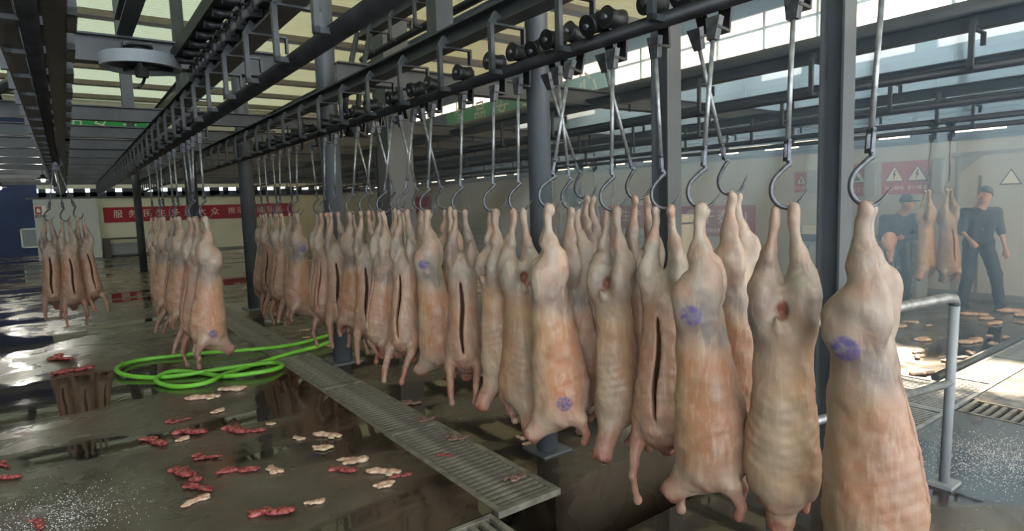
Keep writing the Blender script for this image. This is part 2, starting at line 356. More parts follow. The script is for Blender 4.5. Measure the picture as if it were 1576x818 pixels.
# barred window in the right wall
wn = struct(MB().box(RX-0.02, RX+0.12, 12.18, 12.26, 0.4, 2.14).box(RX-0.02, RX+0.12, 13.09, 13.17, 0.4, 2.14).box(RX-0.02, RX+0.12, 12.2, 13.15, 2.06, 2.14).box(RX-0.02, RX+0.12, 12.2, 13.15, 0.38, 0.46).build('window_1', M['frame']))
for k in range(5): MB().cyl((RX+0.05, 12.36+k*0.16, 0.42), (RX+0.05, 12.36+k*0.16, 2.1), 0.012, 8).build('bar', M['steel_dark'], wn)
MB().box(RX+0.03, RX+0.07, 12.2, 13.15, 1.2, 1.24).build('bar', M['steel_dark'], wn)

# far wall
wf = struct(MB().box(1.12, RX+0.1, FY+0.012, FY+0.12, 0, WZ).build('wall_far', M['seam']))
xs = [1.12 + i*1.46 for i in range(8)]
wall_panels(wf, [(a, b, 0, WZ) for a, b in zip(xs, xs[1:])], 'y', FY, 0.03, M['wall_cream'])
struct(MB().box(1.12, RX, FY-0.02, FY, 0, 0.09).build('baseboard_far', M['seam']))
struct(MB().box(-1.2, RX, FY-0.05, FY+0.14, WZ, WZ+0.08).build('trim_2', M['steel']))
# white block in front of the far wall
bk = struct(MB().box(-0.95, 1.10, 29.8, FY+0.3, 0, 2.42).build('wall_block', M['wall']))
MB().box(-0.95, 1.12, 29.78, 29.8, 0, 0.05).build('skirting', M['seam'], bk)
# blue wall beyond, left of the block, and a pale lit floor strip
wb = struct(MB().box(LX, -0.95, 36.0, 36.1, 0, 7.0).build('wall_blue', M['blue']))
wn2 = struct(MB().box(-1.72, -1.66, 35.9, 36, 0.35, 1.25).box(-0.98, -0.92, 35.9, 36, 0.35, 1.25).box(-1.72, -0.92, 35.9, 36, 1.19, 1.25).box(-1.72, -0.92, 35.9, 36, 0.35, 0.41).build('window_2', M['white']))
MB().box(-1.66, -0.98, 35.95, 35.99, 0.41, 1.19).build('pane', M['greybox'], wn2)
# left wall and upper hall walls
struct(MB().box(LX-0.1, LX, NY, 40, 0, 7.0).build('wall_left', M['clad']))
UX = 15.0
wu = struct(MB().box(UX, UX+0.1, NY, 40, 0, 2.86).box(UX, UX+0.1, NY, 40, 2.95, 4.66).box(UX, UX+0.1, NY, 40, 4.96, 5.40).box(UX, UX+0.1, 14.6, 40, 5.40, 6.02).box(UX, UX+0.1, NY, 40, 6.42, 7.2).build('wall_upper', M['clad']))
# clerestory mullions, one frame for each bay
for k in range(32):
    y = -4.8 + k*1.4
    MB().box(UX+0.02, UX+0.09, y, y+0.45+0.3*(k % 3), 2.85, 2.96).build('mullion', M['clad'], wu)
    MB().box(UX+0.02, UX+0.09, y, y+0.07, 6.0 if y > 14 else 5.4, 6.42).build('mullion', M['frame'], wu)
yy = NY
for a, b in ((2.6, 5.3), (5.7, 7.0), (8.2, 9.3), (13.2, 14.4), (15.5, 17.0), (19.0, 20.0)):
    MB().box(UX, UX+0.1, yy, a, 4.66, 4.96).build('spandrel', M['clad'], wu); MB().box(UX+0.04, UX+0.05, a, b, 4.66, 4.96).build('pane', M['frost'], wu); yy = b
MB().box(UX, UX+0.1, yy, 40, 4.66, 4.96).build('spandrel', M['clad'], wu)
MB().box(UX+0.02, UX+0.08, NY, 40, 5.98, 6.05).build('transom', M['frame'], wu)
wu2 = struct(MB().box(-0.95, UX, 36.0, 36.1, 3.05, 8).box(LX, -0.95, 36.0, 36.1, 7.0, 8).build('wall_upper_far', M['wall_cream']))

for k in range(24): MB().box(-0.9+k*0.66, -0.62+k*0.66+0.1*(k % 3), 36.0, 36.08, 2.4, 3.05).build('mullion', M['clad'], wu2)
MB().box(-0.95, UX, 36.0, 36.1, 2.4, 2.88).build('sill_beam', M['clad'], wu2)
# roof: translucent sheets between purlins
rf = struct(MB().box(LX-0.2, UX+0.4, NY-1, 40, 7.25, 7.27).build('ceiling', M['roof']))
for k in range(13):
    y = -4.0 + k*3.45
    MB().box(LX, UX, y, y+0.42, 7.06, 7.24).build('purlin', M['purlin'], rf)
for x in (-6.2, -1.9, 4.2, 9.6): MB().ibeam_y(x, NY, 36, 6.66, 7.05, 0.22, 0.02).build('rafter', M['steel'], rf)

# ------------------------------------------------------------------ overhead rails
def rail(x, y0, y1, zp, label, r=0.036, top=(0.28, 0.40), step=0.62, group=None):
    """carrying beam, C brackets and the pipe the rollers run on"""
    t = empty('overhead_rail', (x, y0, 0)); tag(t, label, 'rail', group)
    L = y1-y0
    MB().ibeam_y(0, 0, L, zp+top[0], zp+top[1], 0.13, 0.014).build('beam', M['steel'], t)
    MB().tube([(0, 0, zp), (0, L/2, zp), (0, L, zp)], r, 12).build('pipe', M['steel_dark'], t)
    b = MB(); th = 0.035
    b.box(-0.10, 0.15, 0, th, zp+top[0]-0.012, zp+top[0]); b.box(-0.112, -0.085, 0, th, zp-0.02, zp+top[0]); b.box(0.136, 0.15, 0, th, zp+top[0]-0.10, zp+top[0])
    b.box(-0.112, 0.0, 0, th, zp-0.02, zp+0.008)
    b.prism([(-0.11, zp+top[0]), (0.02, zp+top[0]), (-0.07, zp+top[0]+0.07)], 'y', 0, th)
    me = b.mesh('bracket', M['steel'])
    for k in range(int(L/step)): link('bracket', me, t, (0, 0.3+k*step, 0))
    return t
rail(2.25, 0.3, 26, 2.5, 'long steel roller rail carrying the row of carcasses beside the drain')
rail(1.07, 1.2, 26, 2.5, 'dark steel roller rail passing over the green hose', r=0.045)
t3 = rail(-0.05, 1.6, 26, 2.5, 'dark steel roller rail with twin tracks ending above the white block')
for q in (-0.085, 0.085): MB().box(q-0.04, q+0.04, 0, 24.4, 2.50, 2.56).build('track', M['steel_dark'], t3)
fr3 = MB().box(0.12, 0.16, 0, 0.04, 2.50, 2.80).box(0.12, 0.16, 0.26, 0.30, 2.50, 2.80).box(0.12, 0.16, 0, 0.30, 2.76, 2.80).box(0.12, 0.16, 0, 0.30, 2.50, 2.53).box(-0.16, -0.12, 0, 0.04, 2.50, 2.80).box(-0.16, 0.16, 0, 0.05, 2.60, 2.64).mesh('side_frame', M['steel'])
for k in range(36): link('side_frame', fr3, t3, (0, 0.2+k*0.62, 0))
rail(2.95, 1.2, 6.9, 3.42, 'short raised rail stopping beside the tall grey box column', top=(0.22, 0.36), step=0.55)
rail(5.6, -1, 26, 2.6, 'roller rail over the right hand floor drain', step=1.2)
rail(7.2, -1, 26, 2.55, 'middle roller rail between the floor drain and the white wall', step=1.2)
rail(8.45, -1, 26, 2.5, 'roller rail one bay out from the white wall', step=1.2)
rail(9.6, -1, 26, 2.5, 'roller rail close to the white wall above the two workers', step=1.2)
rail(-2.3, 2, 26, 2.55, 'outer roller rail on the blue wall side', step=1.2)
# cross beams
for k, y in enumerate([9.35, 11.4, 13.3, 15.3, 17.3, 19.3, 21.4, 23.6, 25.8, 28.0]):
    o = MB().ibeam_x(0, LX+0.2, RX+0.4, 2.90, 3.08, 0.14, 0.014).build('cross_beam', M['steel'], None, (0, y, 0))
    tag(o, 'grey steel cross beam lying across the roller rails beyond the wheel', 'beam', 'cross beams over the rails')
o = MB().ibeam_x(0, -4.0, 1.9, 3.04, 3.28, 0.16, 0.016).build('cross_beam', M['steel'], None, (0, 6.55, 0)); tag(o, 'deep steel cross beam holding the chain wheel', 'beam')
o = MB().ibeam_y(0, 1.5, 6.55, 3.28, 3.44, 0.12, 0.014).build('carrier_beam', M['steel'], None, (0.56, 0, 0)); tag(o, 'steel beam running out above the chain wheel', 'beam')
o = MB().ibeam_x(0, 2.25, 11.4, 2.92, 3.12, 0.14, 0.014).build('cross_beam', M['steel'], None, (0, 5.9, 0)); tag(o, 'short steel cross beam from the pole to the white wall', 'beam')
o = MB().tube([(0, -1, 3.36), (0, 6, 3.36), (0.05, 14, 3.36), (0.1, 30, 3.36)], 0.10, 16).build('air_duct', M['steel'], None, (7.0, 0, 0)); tag(o, 'thick grey pipe running high along the hall', 'pipe')
# dark service tray above the white wall
for i, (x, z, h) in enumerate(((11.8, 2.95, 0.22), (12.6, 3.35, 0.30), (13.3, 3.85, 0.34))):
    t = empty('cable_tray', (x, 0, z)); tag(t, ['lowest', 'middle', 'topmost'][i] + ' of the dark steel trays stacked beyond the white wall', 'tray')
    MB().box(-0.02, 0.02, NY, 34, 0, h).box(-0.02, 0.3, NY, 34, 0, 0.02).build('side_plate', M['clad'], t)
    for k in range(18): MB().box(-0.05, -0.02, -4+k*2.1, -3.93+k*2.1, -0.25, h+0.1).build('hanger', M['steel'], t)

# chain wheel with hub, spokes and chain
t = empty('chain_turntable', (0.64, 6.2, 3.0)); tag(t, 'big dark horizontal chain wheel hung under the deep cross beam', 'wheel')
MB().lathe([(0.27, -0.05), (0.305, -0.05), (0.305, 0.05), (0.27, 0.05), (0.27, -0.05)], 64, smooth=False).build('rim', M['greybox'], t)
MB().lathe([(0, -0.01), (0.28, -0.01), (0.28, 0.01), (0, 0.01)], 36, smooth=False).build('web', M['steel_dark'], t)
MB().cyl((0, 0, -0.12), (0, 0, 0.16), 0.05, 16).build('hub', M['steel'], t); MB().cyl((0, 0, 0.13), (0, 0, 0.15), 0.10, 20).build('flange', M['steel'], t)
for k in range(4):
    a = k*math.pi/2+0.4; MB().cyl((0.04*math.cos(a), 0.04*math.sin(a), -0.02), (0.28*math.cos(a), 0.28*math.sin(a), -0.02), 0.018, 8).build('spoke', M['steel_dark'], t)
MB().box(-0.11, 0.11, 0.1, 0.4, 0.16, 0.20).build('mount_plate', M['steel'], t)
MB().tube([(0.02, 0, -0.12), (0.0, -0.02, -0.17), (-0.04, -0.05, -0.22)], 0.012, 8).build('hook', M['steel_dark'], t)
# conveyor chain along its track
t = empty('conveyor_chain', (0.94, 1.6, 2.98)); tag(t, 'greasy conveyor chain with pusher dogs leading to the wheel', 'chain')
MB().box(-0.07, 0.07, 0, 4.6, 0.05, 0.15).build('track', M['steel_dark'], t)
lk = MB().tube([(0.02*math.cos(a), 0.05*math.sin(a), 0.0) for a in [i*math.pi/5 for i in range(11)]], 0.008, 6, False).mesh('link', M['steel_dark'])
lk2 = MB().tube([(0, 0.05*math.sin(a), 0.02*math.cos(a)) for a in [i*math.pi/5 for i in range(11)]], 0.008, 6, False).mesh('link', M['steel_dark'])
for k in range(58): link('link', lk if k % 2 else lk2, t, (0.06, 0.04+k*0.079, -0.02))
dg_ = MB().box(-0.012, 0.012, -0.035, 0.035, -0.10, 0.04).box(-0.04, 0.04, -0.014, 0.014, -0.13, -0.08).mesh('pusher_dog', M['steel_dark'])
wh_ = MB().cyl((-0.05, 0, 0.02), (0.10, 0, 0.02), 0.03, 12).mesh('roller', M['steel_dark'])
for k in range(15): link('pusher_dog', dg_, t, (0.06, 0.15+k*0.30, -0.02)); link('roller', wh_, t, (0.0, 0.15+k*0.30, 0.0))
# curved rail leading into the wheel
o = MB().tube([(-1.3, 9.6, 0), (-0.8, 9.2, 0), (-0.47, 8.9, 0), (-0.2, 8.1, 0), (-0.02, 7.5, 0), (0.10, 7.0, 0), (0.22, 6.72, 0), (0.40, 6.60, 0), (0.6, 6.60, 0)], 0.065, 14).build('curved_rail', M['steel'], None, (0, 0, 3.14)); tag(o, 'curved grey pipe rail bending towards the chain wheel', 'rail')
o = MB().ibeam_z(0, 0, 3.08, 6.5, 0.13).build('hanger_post', M['steel'], None, (0.78, 9.35, 0)); tag(o, 'steel hanger post rising from the cross beam behind the wheel', 'post')
o = MB().box(-0.07, 0.07, -0.07, 0.07, 2.90, 6.5).build('hanger_post', M['steel'], None, (2.30, 3.95, 0)); tag(o, 'square steel hanger post standing on the rail beside the drain', 'post')
# steel hood pieces and gear hanging near the round pole
t = empty('chain_drive', (2.72, 6.3, 2.55)); tag(t, 'chain drive gear on slanting arms beside the round pole', 'drive')
for dx in (-0.06, 0.08): MB().tube([(dx, 0, 1.0), (dx-0.12, 0.05, 0.5), (dx-0.18, 0.1, -0.05)], 0.03, 8).build('arm', M['steel'], t)
MB().cyl((-0.1, 0, 0.5), (0.1, 0, 0.5), 0.10, 16).build('gear', M['steel_dark'], t); MB().cyl((-0.2, 0.1, 0.0), (0.02, 0.1, 0.0), 0.08, 16).build('sprocket', M['steel_dark'], t)

# ------------------------------------------------------------------ columns
def column(kind, x, y, wdt, label, m='column', h=6.9, group=None):
    t = empty({'r': 'round_column', 'i': 'steel_column', 'b': 'box_column'}[kind], (x, y, 0)); tag(t, label, 'column', group)
    mb = MB()
    if kind == 'r': mb.cyl((0, 0, 0), (0, 0, h), wdt/2, 24)
    elif kind == 'i': mb.ibeam_z(0, 0, 0, h, wdt)
    else: mb.box(-wdt/2, wdt/2, -wdt/2, wdt/2, 0, h)
    mb.build('shaft', M[m], t); MB().box(-wdt*0.8, wdt*0.8, -wdt*0.8, wdt*0.8, 0, 0.015).build('base_plate', M[m], t)
    return t
column('r', 2.58, 11.27, 0.24, 'round grey column beside the far clump of carcasses')
column('r', 2.38, 6.55, 0.21, 'round grey column standing where the hose meets the drain')
column('b', 3.50, 7.30, 0.34, 'wide square grey column behind the middle of the row')
column('r', 2.55, 3.16, 0.15, 'thin round column behind the carcass with the red neck stump')
column('i', 3.95, 3.27, 0.165, 'steel column standing at the pit edge')
column('i', 3.85, 1.88, 0.145, 'steel column between two big carcasses by the railing')
column('r', 1.75, 20.9, 0.20, 'far thin column before the red banner', 'steel')
column('r', 1.86, 12.2, 0.20, 'round column behind the clump of carcasses over the hose', 'steel')
column('r', 5.2, 11.5, 0.20, 'slim round column out on the open floor', 'steel')

# ------------------------------------------------------------------ hangers and carcasses
def make_hanger():
    t = empty('roller_hanger'); H = -0.86
    ro = MB().tube([(-0.052, 0, 0.085), (-0.02, 0, 0.085), (0.02, 0, 0.085), (0.052, 0, 0.085)], [0.055, 0.046, 0.046, 0.055], 18).build('roller', M['steel_dark'], t)
    MB().cyl((-0.07, 0, 0.085), (0.09, 0, 0.085), 0.014, 8).build('axle', M['hook'], ro)
    MB().box(0.062, 0.074, -0.03, 0.03, -0.10, 0.11).box(-0.01, 0.074, -0.03, 0.03, -0.11, -0.098).build('side_plate', M['steel_dark'], t)
    MB().prism([(-0.034, -0.06), (0.034, -0.06), (0.020, -0.155), (-0.020, -0.155)], 'x', -0.016, 0.016).build('yoke', M['hook'], t)
    rd = MB().cyl((0, 0, -0.15), (0, 0, -0.60), 0.0095, 10).build('rod', M['galv'], t)
    sh = MB(); sh.box(-0.006, 0.006, -0.020, -0.012, -0.665, -0.60); sh.box(-0.006, 0.006, 0.012, 0.020, -0.665, -0.60); sh.box(-0.006, 0.006, -0.020, 0.020, -0.61, -0.595); sh.box(-0.006, 0.006, -0.020, 0.020, -0.675, -0.662)
    sh.build('shackle', M['hook'], rd)
    # S hook: eye, outward curve, bottom bowl, pointed tip
    pts = [(0, 0, -0.665), (0.012, 0, -0.685), (-0.005, 0, -0.70), (-0.045, 0, -0.745), (-0.055, 0, -0.785), (-0.045, 0, -0.82), (-0.015, 0, -0.845), (0.025, 0, -0.85), (0.055, 0, -0.825), (0.085, 0, -0.78)]
    rr = [0.010, 0.011, 0.010, 0.009, 0.009, 0.009, 0.009, 0.008, 0.006, 0.001]
    cv = []; cr = []
    for i in range(len(pts)-1):                                   # smooth the hook wire
        p0 = Vector(pts[max(i-1, 0)]); p1 = Vector(pts[i]); p2 = Vector(pts[i+1]); p3 = Vector(pts[min(i+2, len(pts)-1)])
        for q in range(4):
            u = q/4; cv.append(0.5*((2*p1)+(p2-p0)*u+(2*p0-5*p1+4*p2-p3)*u*u+(3*p1-p0-3*p2+p3)*u**3)); cr.append(rr[i]+(rr[i+1]-rr[i])*u)
    cv.append(Vector(pts[-1])); cr.append(rr[-1])
    MB().tube(cv, cr, 8).build('hook', M['hook'], t)
    return t

def carcass_fn(p):
    sp, neck, fore, slit, seed, wd = p['spread'], p['neck'], p['fore'], p['slit'], p['seed'], p.get('width', 1.0)
    def body(P):
        secs = [(-0.27, 0, 0.005, 0.03, 0.03), (-0.33, 0, 0.0, 0.085*wd, 0.072), (-0.42, 0, -0.005, 0.108*wd, 0.095), (-0.52, 0, -0.012, 0.104*wd, 0.102), (-0.64, 0, -0.025, 0.106*wd, 0.118),
                (-0.78, 0, -0.04, 0.116*wd, 0.140), (-0.92, 0, -0.05, 0.124*wd, 0.156), (-1.02, 0, -0.05, 0.122*wd, 0.152), (-1.09, 0, -0.04, 0.10*wd, 0.125), (-1.14, 0, -0.025, 0.065, 0.085), (-1.17, 0, -0.02, 0.02, 0.03)]
        d = loft(P, secs)
        for s in (-1, 1):
            kx = s*(0.035+sp*0.5); hx = s*(0.062+sp*0.25)
            d = smin(d, capsule(P, (s*sp, -0.005, 0.018), (s*sp, 0.0, -0.05), 0.018, 0.013), 0.015)
            d = smin(d, ellipsoid(P, (s*sp, -0.012, 0.005), (0.019, 0.026, 0.03)), 0.01)
            d = smin(d, capsule(P, (s*sp, 0.008, -0.03), (kx, -0.012, -0.15), 0.013, 0.026), 0.02)
            d = smin(d, capsule(P, (s*sp, -0.012, -0.02), (kx, 0.02, -0.17), 0.010, 0.022), 0.012)
            d = smin(d, capsule(P, (kx, -0.012, -0.15), (hx, -0.012, -0.29), 0.030, 0.062), 0.03)
            d = smin(d, ellipsoid(P, (s*0.068, 0.022, -0.35), (0.058, 0.076, 0.12)), 0.022)
            d = smin(d, ellipsoid(P, (s*0.074, -0.05, -0.30), (0.040, 0.050, 0.12)), 0.02)
            f0, f1, f2 = fore
            d = smin(d, ellipsoid(P, (s*0.095*wd, -0.045, -0.98), (0.045, 0.085, 0.14)), 0.03)
            e = (s*f0[0], f0[1], f0[2]); k = (s*f1[0], f1[1], f1[2]); q = (s*f2[0], f2[1], f2[2])
            d = smin(d, capsule(P, (s*0.085, -0.06, -1.0), e, 0.055, 0.036), 0.03)
            d = smin(d, capsule(P, e, k, 0.034, 0.020), 0.02)
            d = smin(d, capsule(P, k, q, 0.019, 0.016), 0.012); d = smin(d, ellipsoid(P, q, (0.022, 0.022, 0.026)), 0.01)
        d = smin(d, capsule(P, (0, 0.0, -1.06), neck, 0.075, 0.044), 0.04)
        d = smin(d, capsule(P, (0.004, 0.082, -0.43), (0.012, 0.098, -0.375), 0.02, 0.010), 0.015)    # tail stub
        d = smax(d, -ellipsoid(P, (-0.004, 0.10, -0.355), (0.020, 0.05, 0.034)), 0.012)              # vent
        d = smax(d, -(np.abs(P[..., 0])+0.0)+0.006-0.03*np.clip((-0.24-P[..., 2])/0.1, 0, 1), 0.01)   # cleft between the thighs
        d = d + 0.007*wob(P, seed, 20) + 0.005*wob(P, seed+50, 48) + 0.0022*wob(P, seed+80, 110)
        d = d + 0.020*wob(P, seed+90, 75)*np.clip(1-np.linalg.norm(P-np.array(neck), axis=-1)/0.09, 0, 1)
        nv = np.array(neck)-np.array((0, 0, -1.06)); nv = nv/np.linalg.norm(nv)
        pl = (P-np.array(neck))@nv - 0.004 + 0.010*wob(P, seed+33, 60)
        d = smax(d, np.minimum(pl, 0.11-np.linalg.norm(P-np.array(neck), axis=-1)), 0.006)          # the sawn neck
        # ribs seen faintly on the flanks
        d = d + 0.0012*np.sin(P[..., 2]*150 + P[..., 1]*60)*np.clip((-P[..., 2]-0.6)*6, 0, 1)*np.clip((1.02+P[..., 2])*8, 0, 1)
        return d
    def cavity(P):
        c = loft(P, [(-0.46, 0, -0.05, 0.02, 0.03), (-0.56, 0, -0.04, 0.055, 0.055), (-0.75, 0, -0.045, 0.075, 0.08), (-0.95, 0, -0.05, 0.078, 0.085), (-1.04, 0, -0.05, 0.03, 0.04)])
        z = P[..., 2]; hw = slit*np.clip(1-((z+0.73)/0.27)**2, 0, 1)**0.7
        ct = np.maximum(np.abs(P[..., 0]-0.006*np.sin(z*17))-hw, np.maximum(P[..., 1]+0.02, np.abs(z+0.73)-0.27))
        return np.minimum(c, ct)
    def fun(P):
        d = body(P)
        return smax(d, -cavity(P), 0.008) if slit else d
    def color(V):
        # anatomy: pale fascia on the haunches, orange muscle on the flanks, cream back, red cut ends
        a = lambda *c: np.array(lin(*c)[:3])
        z = V[:, 2]; x = V[:, 0]; y = V[:, 1]; n1 = wob(V, seed+3, 9); n2 = wob(V, seed+9, 22); n3 = wob(V, seed+17, 40)
        mixc = lambda c, k, t: c*(1-t[:, None])+a(*k)*t[:, None]
        s = lambda e0, e1, v: np.clip((v-e0)/(e1-e0), 0, 1)
        c = np.tile(a(198, 170, 140), (len(V), 1))
        haunch = s(-0.62, -0.40, z+0.20*n1+0.08*n2)
        c = mixc(c, (176, 164, 148), haunch)
        c = mixc(c, (106, 102, 102), haunch*s(0.05, 0.5, n1+0.6*n2+0.3*n3)*0.8)
        c = mixc(c, (186, 142, 118), haunch*s(0.1, 0.5, -n1+0.5*n3)*0.55)
        mus = (1-haunch)*s(-1.14, -0.98, z+0.10*n2)*s(0.13, 0.03, np.abs(y+0.03+0.07*n1))
        c = mixc(c, p['muscle'], mus*0.95)
        c = mixc(c, (214, 178, 126), (1-haunch)*s(0.1, 0.5, n2)*0.45)
        c = mixc(c, (158, 100, 84), (1-haunch)*s(0.02, -0.10, y+0.04*n1)*0.5)
        c = mixc(c, (196, 172, 146), s(0.25, 0.5, n3+0.3*n1)*0.4)
        c = mixc(c, (190, 136, 112), s(-0.2, -0.05, z)*0.5*s(-0.2, 0.3, n2))
        c = mixc(c, (200, 182, 160), s(-1.0, -1.10, z+0.08*n1)*0.5)
        c = mixc(c, (150, 104, 86), s(-1.02, -1.16, z+0.06*n2)*s(0.0, -0.08, y)*0.75)
        if slit > 0.008: c = mixc(c, (136, 100, 84), s(-0.82, -1.05, z+0.12*n2)*s(-0.15, 0.3, n1+n3*0.6)*0.7)
        nk = np.linalg.norm(V-np.array(neck), axis=1); c = mixc(c, p['cut'], s(0.115, 0.045, nk+0.04*n3)*0.9)
        nv = np.array(neck)-np.array((0, 0, -1.06)); nv = nv/np.linalg.norm(nv); q = V-np.array(neck); al = q@nv; rd = np.linalg.norm(q-al[:, None]*nv, axis=1)
        c = mixc(c, (104, 32, 30), s(-0.022, -0.010, al+0.004*n3)*s(0.075, 0.065, rd)); c = mixc(c, (206, 184, 156), s(-0.02, -0.012, al)*s(0.018, 0.012, rd))
        c = mixc(c, (142, 66, 60), s(-1.04, -1.16, z)*s(0.0, 0.4, n2+0.4*n3)*0.7)
        vn = np.linalg.norm((V-np.array((-0.004, 0.085, -0.355)))/np.array((0.022, 0.05, 0.036)), axis=1); c = mixc(c, (120, 52, 48), s(1.3, 0.9, vn))
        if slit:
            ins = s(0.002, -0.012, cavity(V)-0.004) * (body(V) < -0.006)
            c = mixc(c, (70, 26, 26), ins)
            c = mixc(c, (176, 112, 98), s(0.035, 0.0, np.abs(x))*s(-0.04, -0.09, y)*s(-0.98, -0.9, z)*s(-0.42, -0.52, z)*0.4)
        return c
    return fun, color
OR, PK, TN = (190, 128, 84), (176, 112, 88), (186, 140, 104)
short = ((0.10, -0.13, -1.08), (0.085, -0.17, -1.17), (0.08, -0.16, -1.21))
hang = ((0.115, -0.11, -1.13), (0.12, -0.16, -1.27), (0.105, -0.13, -1.40))
out = ((0.10, -0.16, -1.09), (0.09, -0.25, -1.20), (0.08, -0.30, -1.30))
tuck = ((0.09, -0.12, -1.10), (0.06, -0.10, -1.20), (0.05, -0.05, -1.24))
VAR = {
 'side':  dict(spread=0.027, neck=(0, 0.13, -1.21), fore=short, slit=0.0, seed=1, muscle=OR, cut=(134, 44, 42)),
 'side2': dict(spread=0.026, neck=(0, 0.09, -1.26), fore=tuck, slit=0.007, seed=2, muscle=TN, cut=(150, 84, 74)),
 'back':  dict(spread=0.032, neck=(0, -0.02, -1.25), fore=short, slit=0.0, seed=3, muscle=TN, cut=(160, 90, 78), width=1.04),
 'slit':  dict(spread=0.036, neck=(0, 0.02, -1.22), fore=out, slit=0.013, seed=4, muscle=PK, cut=(140, 60, 58)),
 'slit2': dict(spread=0.036, neck=(0, 0.06, -1.20), fore=hang, slit=0.011, seed=5, muscle=PK, cut=(120, 62, 58)),
 'neck':  dict(spread=0.030, neck=(0, 0.15, -1.28), fore=tuck, slit=0.0, seed=6, muscle=TN, cut=(168, 48, 42), width=0.88),
}
LO, HI = np.array((-0.23, -0.40, -1.48)), np.array((0.23, 0.26, 0.08))
MESH = {}
for k, p in VAR.items():
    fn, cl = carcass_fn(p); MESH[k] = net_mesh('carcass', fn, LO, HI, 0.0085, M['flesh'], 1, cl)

hang0 = make_hanger(); used = [False]
def hanger(x, y, rail_x, rail_z, hz, rot, label, group):
    """roller on the rail, tilted so that its hook comes down over the carcass"""
    if used[0]: h = copy_tree(hang0)
    else: h = hang0; used[0] = True
    h.location = (rail_x, y, rail_z)
    d = Vector((x-rail_x, 0, hz-rail_z))
    h.rotation_euler = (0, math.atan2(-d.x, -d.z), 0)
    for c in h.children_recursive:
        if c.name.split('.')[0] in ('hook', 'shackle'): c.rotation_euler = (0, 0, rot)
    tag(h, label, 'hanger', group); return h
CAMR = math.atan2(-0.5905, 0.8064)     # heading of the picture's right-hand side
def carcass(kind, x, y, turn, label, group=None, rail_x=2.25, sc=1.0, stamp=None, tilt=0.0, zt=1.63, hang_label='', hang_group='', hook_turn=None, hl=None):
    """turn 0: belly to the aisle, 90: belly towards the railing side, 180: back to the aisle"""
    view = math.atan2(-y, -x)                   # bearing from the carcass to the aisle where the picture was taken
    b = view + math.radians(turn)
    zt = max(zt, 2.5-math.sqrt(0.87**2-(x-rail_x)**2))     # a slanting rod holds its carcass a little higher
    o = link('carcass', MESH[kind], None, (x, y, zt), (math.radians(tilt), 0, b+math.pi/2), (sc, sc, sc))
    o['stamp'] = [float(v) for v in (stamp or (9, 9, 9))]
    tag(o, label, 'carcass', group)
    ht = CAMR if hook_turn is None else CAMR+math.radians(hook_turn)
    hanger(x, y, rail_x, 2.5, zt, ht, ('steel roller hanger whose hook holds ' + hl) if hl else hang_label, hang_group)
    return o
HL, HG = 'steel roller hanger with rod and pointed hook on the rail beside the drain', 'roller hangers on the rail beside the drain'
MR = dict(hang_label=HL, hang_group=HG)
stampS, stampH = (0.115, -0.04, -1.0), (0.115, 0.03, -0.42)
carcass('side2', 2.15, 0.95, 78, 'big pale orange carcass with a dark purple stamp, hung beside the pipe railing', sc=1.06, stamp=(-0.115, 0.02, -0.42), hl='the carcass beside the pipe railing', **MR)
carcass('back', 2.20, 1.26, 176, 'carcass turned back outward with the vent showing between open hind legs', sc=1.02, hl='the carcass turned back outward', **MR)
carcass('side', 2.14, 1.60, 84, 'broad orange carcass in side view with a faint round stamp and red neck stump', sc=1.04, stamp=(-0.11, 0.02, -0.40), hl='the broad orange side-on carcass', **MR)
carcass('side2', 2.62, 1.76, 60, 'carcass hung behind the broad orange one, mostly hidden by it', sc=1.0, rail_x=2.3, hl='the carcass behind the broad orange one', **MR)
carcass('slit2', 2.31, 1.93, -14, 'slit carcass with long bare forelegs dangling over the pit', sc=1.0, hl='the carcass with dangling forelegs', **MR)
carcass('slit', 2.55, 2.29, 20, 'pinkish slit carcass squeezed behind the one with dangling forelegs', sc=0.98, hl='the pinkish carcass squeezed behind the dangling forelegs', **MR)
carcass('neck', 2.22, 2.19, 150, 'narrow pale carcass next to the slit one over the pit edge', sc=0.97, hl='the narrow pale carcass over the pit edge', **MR)
carcass('slit', 2.64, 2.80, 60, 'small carcass half hidden behind the reddish one with blue haunch stamp', sc=0.94, rail_x=2.3, hl='the small half hidden carcass by the reddish one', **MR)
carcass('side2', 2.36, 2.63, 52, 'reddish carcass with a blue grey haunch stamp beside the thin round column', sc=0.99, stamp=(-0.11, 0.02, -0.38), hl='the reddish carcass with blue haunch stamp', **MR)
carcass('side', 2.05, 2.49, 96, 'wide orange carcass with a purple shoulder stamp at its foot end', sc=1.02, stamp=(-0.125, -0.05, -0.98), hl='the wide orange carcass with shoulder stamp', **MR)
carcass('neck', 2.22, 2.97, 196, 'slender pale carcass ending in a bright red neck stump', sc=1.05, hl='the slender carcass with red neck stump', **MR)
carcass('neck', 2.20, 3.22, 120, 'tan carcass with its neck stump poking out over the drain', sc=0.98, hl='the tan carcass poking over the drain', **MR)
carcass('slit', 2.19, 3.60, -6, 'carcass with the belly slit wide open and shanks crossed above the drain', sc=0.95, hl='the carcass with wide open belly', **MR)
carcass('side', 2.46, 4.24, 140, 'pale carcass behind the one with the wide open belly', sc=0.92, hl='the pale carcass behind the wide open belly', **MR)
carcass('side', 2.16, 4.02, 80, 'salmon carcass with a small brown spot low on the flank', sc=0.99, stamp=(-0.10, 0.02, -0.36), hl='the salmon carcass', **MR)
mid = 'greyish pink carcass hanging in the crowded middle of the row by the drain'; mg = 'carcasses crowded in the middle of the drain row'
